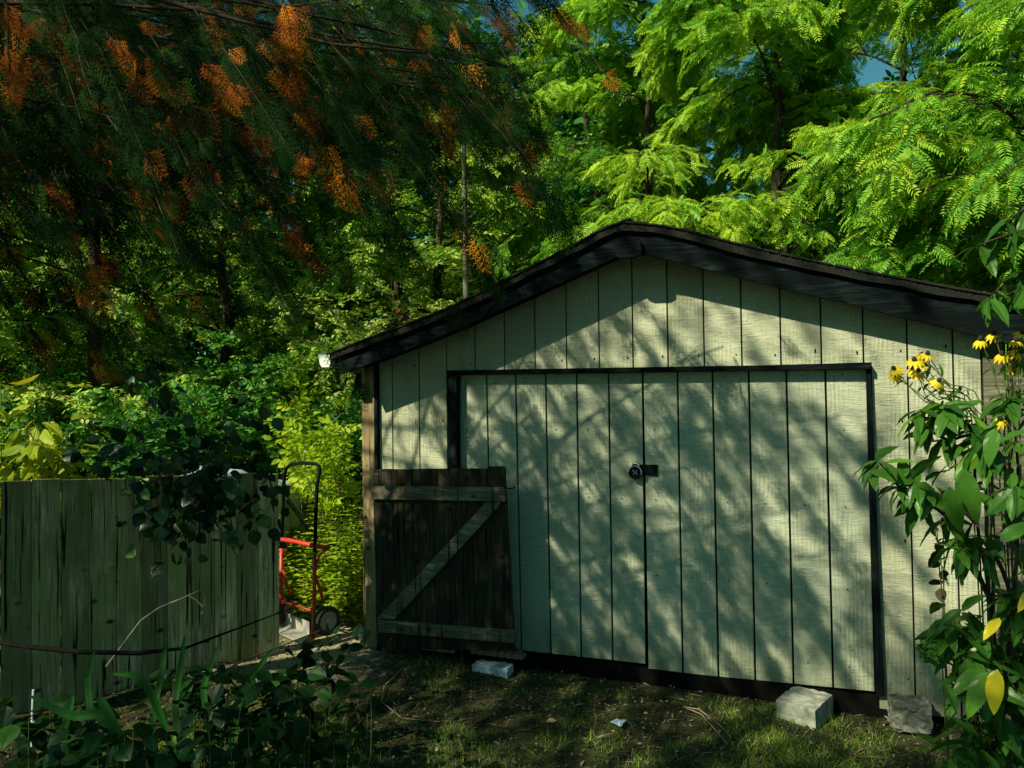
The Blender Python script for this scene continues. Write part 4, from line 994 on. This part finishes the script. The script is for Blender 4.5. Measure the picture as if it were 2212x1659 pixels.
coneflower('cluster of yellow coneflowers with dark centres against the beige siding', [(1931, 796, -.3, .4), (1935, 812, 0, .2), (1975, 778, 0, 1), (1990, 768, .2, 1), (2003, 765, .3, 1), (1998, 788, 0, .9), (1970, 795, -.2, .9), (1983, 803, 0, .8), (2028, 822, .3, .5), (2062, 882, 0, .5)], (2120, 960), 3.1)
coneflower('yellow coneflowers hanging at the right edge below the roof corner', [(2118, 733, 0, 1), (2147, 722, .2, 1), (2195, 735, .1, .9), (2165, 765, 0, .8), (2192, 792, 0, .6), (2208, 720, .3, .8), (2204, 760, .3, .4), (2160, 905, 0, .5)], (2190, 1000), 3.05)
coneflower('pair of small drooping yellow coneflowers low in front of the siding', [(2017, 1135, 0, 1), (2036, 1124, .1, 1)], (2045, 1430), 3.2, .030)
# withered leaves on the low pair's stem
wl = MB(); 
for (x, y, l) in ((2028, 1170, .05), (2020, 1190, .055), (2030, 1205, .06), (2018, 1250, .07), (2032, 1270, .06), (2022, 1300, .05), (2040, 1230, .05)):
    a = D(x, y, 3.2); wl.inst(T_HEART, [a], frames([rs.normal(size=3) * .3 + np.array([0, 0, -1.])], [[rs.normal() * .4, -1, .2]]), [l], [.1])
wl.tube([D(2024, 1140, 3.2), D(2026, 1200, 3.2), D(2036, 1290, 3.2), D(2042, 1400, 3.2), D(2050, 1560, 3.2)], [.002, .0025, .003, .003, .003], 5)
tag(wl.build('withered_stalk', M['litter']), 'withered stalk with dark curled leaves below the low coneflower pair', 'stalk')
# green flower head
hy = empty('green_flower_head', D(2022, 1405, 3.1), 'round green mop flower head beside the shrub, low on the right', 'flower head')
hb = MB(); k = 420; dd = rdir(k); c = D(2022, 1407, 3.1); hb.inst(T_ROUND, c + dd * rs.uniform(.7, 1., (k, 1)) * np.array([.062, .062, .052]), frames(rdir(k) * .8 + dd * .3, dd), .019 * rs.uniform(.7, 1.3, k), rs.uniform(.25, .9, k))
hb.build('florets', M['lf_under'], hy); tb = MB(); branch(tb, smooth([c, D(2060, 1440, 3.1), D(2110, 1500, 3.1), D(2140, 1700, 3.1)], 8), .004, .005); tb.build('stem', M['stem'], hy)

# ------------------------------------------------------------ foreground plants, lower left
ir = empty('iris_clump', (G(150, 1640)[0], G(150, 1640)[1], 0), 'clump of arching green strap leaves in front of the fence', 'plant')
ib = MB()
for (pts, w) in (([(160, 1700, 3.0), (135, 1600, 3.0), (150, 1530, 3.0), (158, 1500, 3.0)], .05), ([(270, 1720, 2.9), (255, 1600, 2.9), (225, 1525, 2.9), (208, 1508, 2.9)], .055), ([(380, 1640, 3.2), (340, 1530, 3.2), (300, 1465, 3.2), (240, 1455, 3.2)], .045),
                 ([(330, 1760, 2.9), (240, 1560, 2.9), (150, 1545, 2.9), (60, 1500, 2.9)], .05), ([(420, 1740, 3.), (330, 1660, 3.), (230, 1570, 3.), (170, 1575, 3.)], .05), ([(470, 1640, 3.3), (440, 1500, 3.4), (455, 1440, 3.4), (470, 1395, 3.4)], .04), ([(500, 1640, 3.3), (520, 1500, 3.4), (560, 1440, 3.4), (590, 1400, 3.4)], .04),
                 ([(230, 1700, 3.1), (200, 1560, 3.2), (190, 1470, 3.3), (205, 1400, 3.3)], .04), ([(430, 1720, 3.2), (380, 1560, 3.3), (390, 1440, 3.4), (400, 1370, 3.4)], .04), ([(340, 1720, 3.2), (330, 1560, 3.3), (350, 1450, 3.4), (360, 1370, 3.5)], .04)):
    blade(ib, smooth([D(*p) for p in pts], 14), w * .72, CM[:, 1] * -1 + np.array([0, 0, .3]), rs.uniform(.2, 1))
ib.build('blades', M['lf_iris'], ir)
for (cx, cy, t, kx, ky, lab, k) in ((610, 1560, 3.3, 190, 110, 'broad-leaved shade plant right of the strap leaves', 260), (300, 1650, 3.0, 330, 90, 'low broad-leaved plant in the bottom left corner', 330),
                                 (480, 1500, 3.6, 160, 60, 'broad-leaved plant along the fence bottom', 150), (120, 1600, 3.2, 150, 90, 'dark broad-leaved plant at the left edge', 120)):
    b0 = G(cx, 1640) if cy > 1400 else G(cx, cy); rt = empty('shade_plant', (D(cx, cy, t)[0], D(cx, cy, t)[1], 0), lab, 'plant', 'broad-leaved plants in the lower left')
    tb = MB(); fb = MB(); P = np.stack([D(cx + np.clip(rs.normal() * .5, -1, 1) * kx, cy + rs.uniform(-1, 1) * ky, t + rs.uniform(-.25, .35)) for _ in range(k)])
    P[:, 2] = np.maximum(P[:, 2], .03 + rs.rand(k) * .08)
    fd = rs.normal(size=(k, 3)); fd[:, 2] = rs.uniform(-.7, .1, k)
    fb.inst(T_HEART, P, frames(fd, perp_up(k, .35)), rs.uniform(.045, .10, k), np.clip(.4 + rs.normal(size=k) * .22, 0, .94) )
    for q in P[::6]: branch(tb, smooth([(q[0] * .8 + rt.location[0] * .2, q[1] * .8 + rt.location[1] * .2, -.02), q * (1, 1, .5) , q], 5), .003, .0015)
    tb.build('stem', M['stem'], rt); fb.build('foliage', M['lf_ground'], rt)
# dark leaves at the path edge
rt = empty('creeping_plant', (G(680, 1460)[0], G(680, 1460)[1], 0), 'dark leaves silhouetted against the sunny path at the fence end', 'plant')
tb = MB(); fb = MB()
for pth in ([(600, 1560), (640, 1450), (690, 1400), (740, 1370)], [(600, 1560), (630, 1480), (650, 1420)], [(640, 1560), (700, 1460), (750, 1400), (765, 1370)], [(620, 1560), (680, 1490), (730, 1450)]):
    P = smooth([D(x, y, 4.0) for x, y in pth], 8); branch(tb, P, .004, .002); k = 13; Q, dd = sample(P, rs.uniform(.25, 1, k)); fd = rs.normal(size=(k, 3)); fd[:, 2] -= .5
    fb.inst(T_HEART, Q + rs.normal(size=(k, 3)) * .03, frames(fd, perp_up(k, .6)), rs.uniform(.05, .09, k), rs.uniform(.1, .5, k))
tb.build('stem', M['stem'], rt); fb.build('foliage', M['lf_vine'], rt)

# ------------------------------------------------------------ litter and grass (stuff)
lt = MB(); k = 13000; x = rs.uniform(-1.2, 3.8, k); y = rs.uniform(-2.4, .02, k); z = gz(x, y) + rs.uniform(.002, .014, k)
lt.inst(T_LEAF, np.stack([x, y, z], -1), frames(rdir(k) * (1, 1, .25), perp_up(k, .5)), rs.uniform(.007, .026, k) * np.where(rs.rand(k) < .04, 2.2, 1), np.clip(rs.beta(1.2, 1.9, k), 0, 1))
k = 1500; x = rs.uniform(-1.2, 3.8, k); y = rs.uniform(-2.4, .02, k); z = gz(x, y) + .006
lt.inst(diamond(.03), np.stack([x, y, z], -1), frames(rdir(k) * (1, 1, .1), perp_up(k, .3)), rs.uniform(.05, .14, k), rs.uniform(.2, .8, k))
tag(lt.build('leaf_litter', M['litter']), 'dry leaf fragments and needles scattered over the dark soil', 'leaf litter', kind='stuff')
gb = MB(); k = 95000; x = rs.uniform(-.3, 4.2, k); y = rs.uniform(-2.6, -.12, k)
m_ = (np.sin(x * 2.3 + 1) + np.sin(y * 3.1 + x * 1.7) + np.sin(x * 7 + y * 5) * .6 + rs.normal(size=k) * .5 + (-y - .9) * 1.3) > .55
m_ |= (np.min(np.hypot(x[:, None] - SUN_PATCH[None, :, 0], y[:, None] - SUN_PATCH[None, :, 1]) / SUN_PATCH[None, :, 2], axis=1) < 1.3) & (rs.rand(k) < .55) & (x > .9); x, y = x[m_], y[m_]; k = len(x)
gb.inst(mk([(0, .02, 0), (0, -.02, 0), (.6, -.012, .05), (1, 0, .16), (.6, .012, .05)], [(0, 1, 2, 4), (4, 2, 3)]), np.stack([x, y, gz(x, y) - .003], -1), frames(np.stack([rs.normal(size=k) * .45, rs.normal(size=k) * .45, np.full(k, .8)], -1), rs.normal(size=(k, 3)) * (1, 1, .1)), rs.uniform(.02, .06, k), np.clip(rs.normal(size=k) * .2 + .55, 0, 1))
tag(gb.build('grass', M['grass']), 'patches of short sunlit grass on the shaded soil', 'grass', kind='stuff')
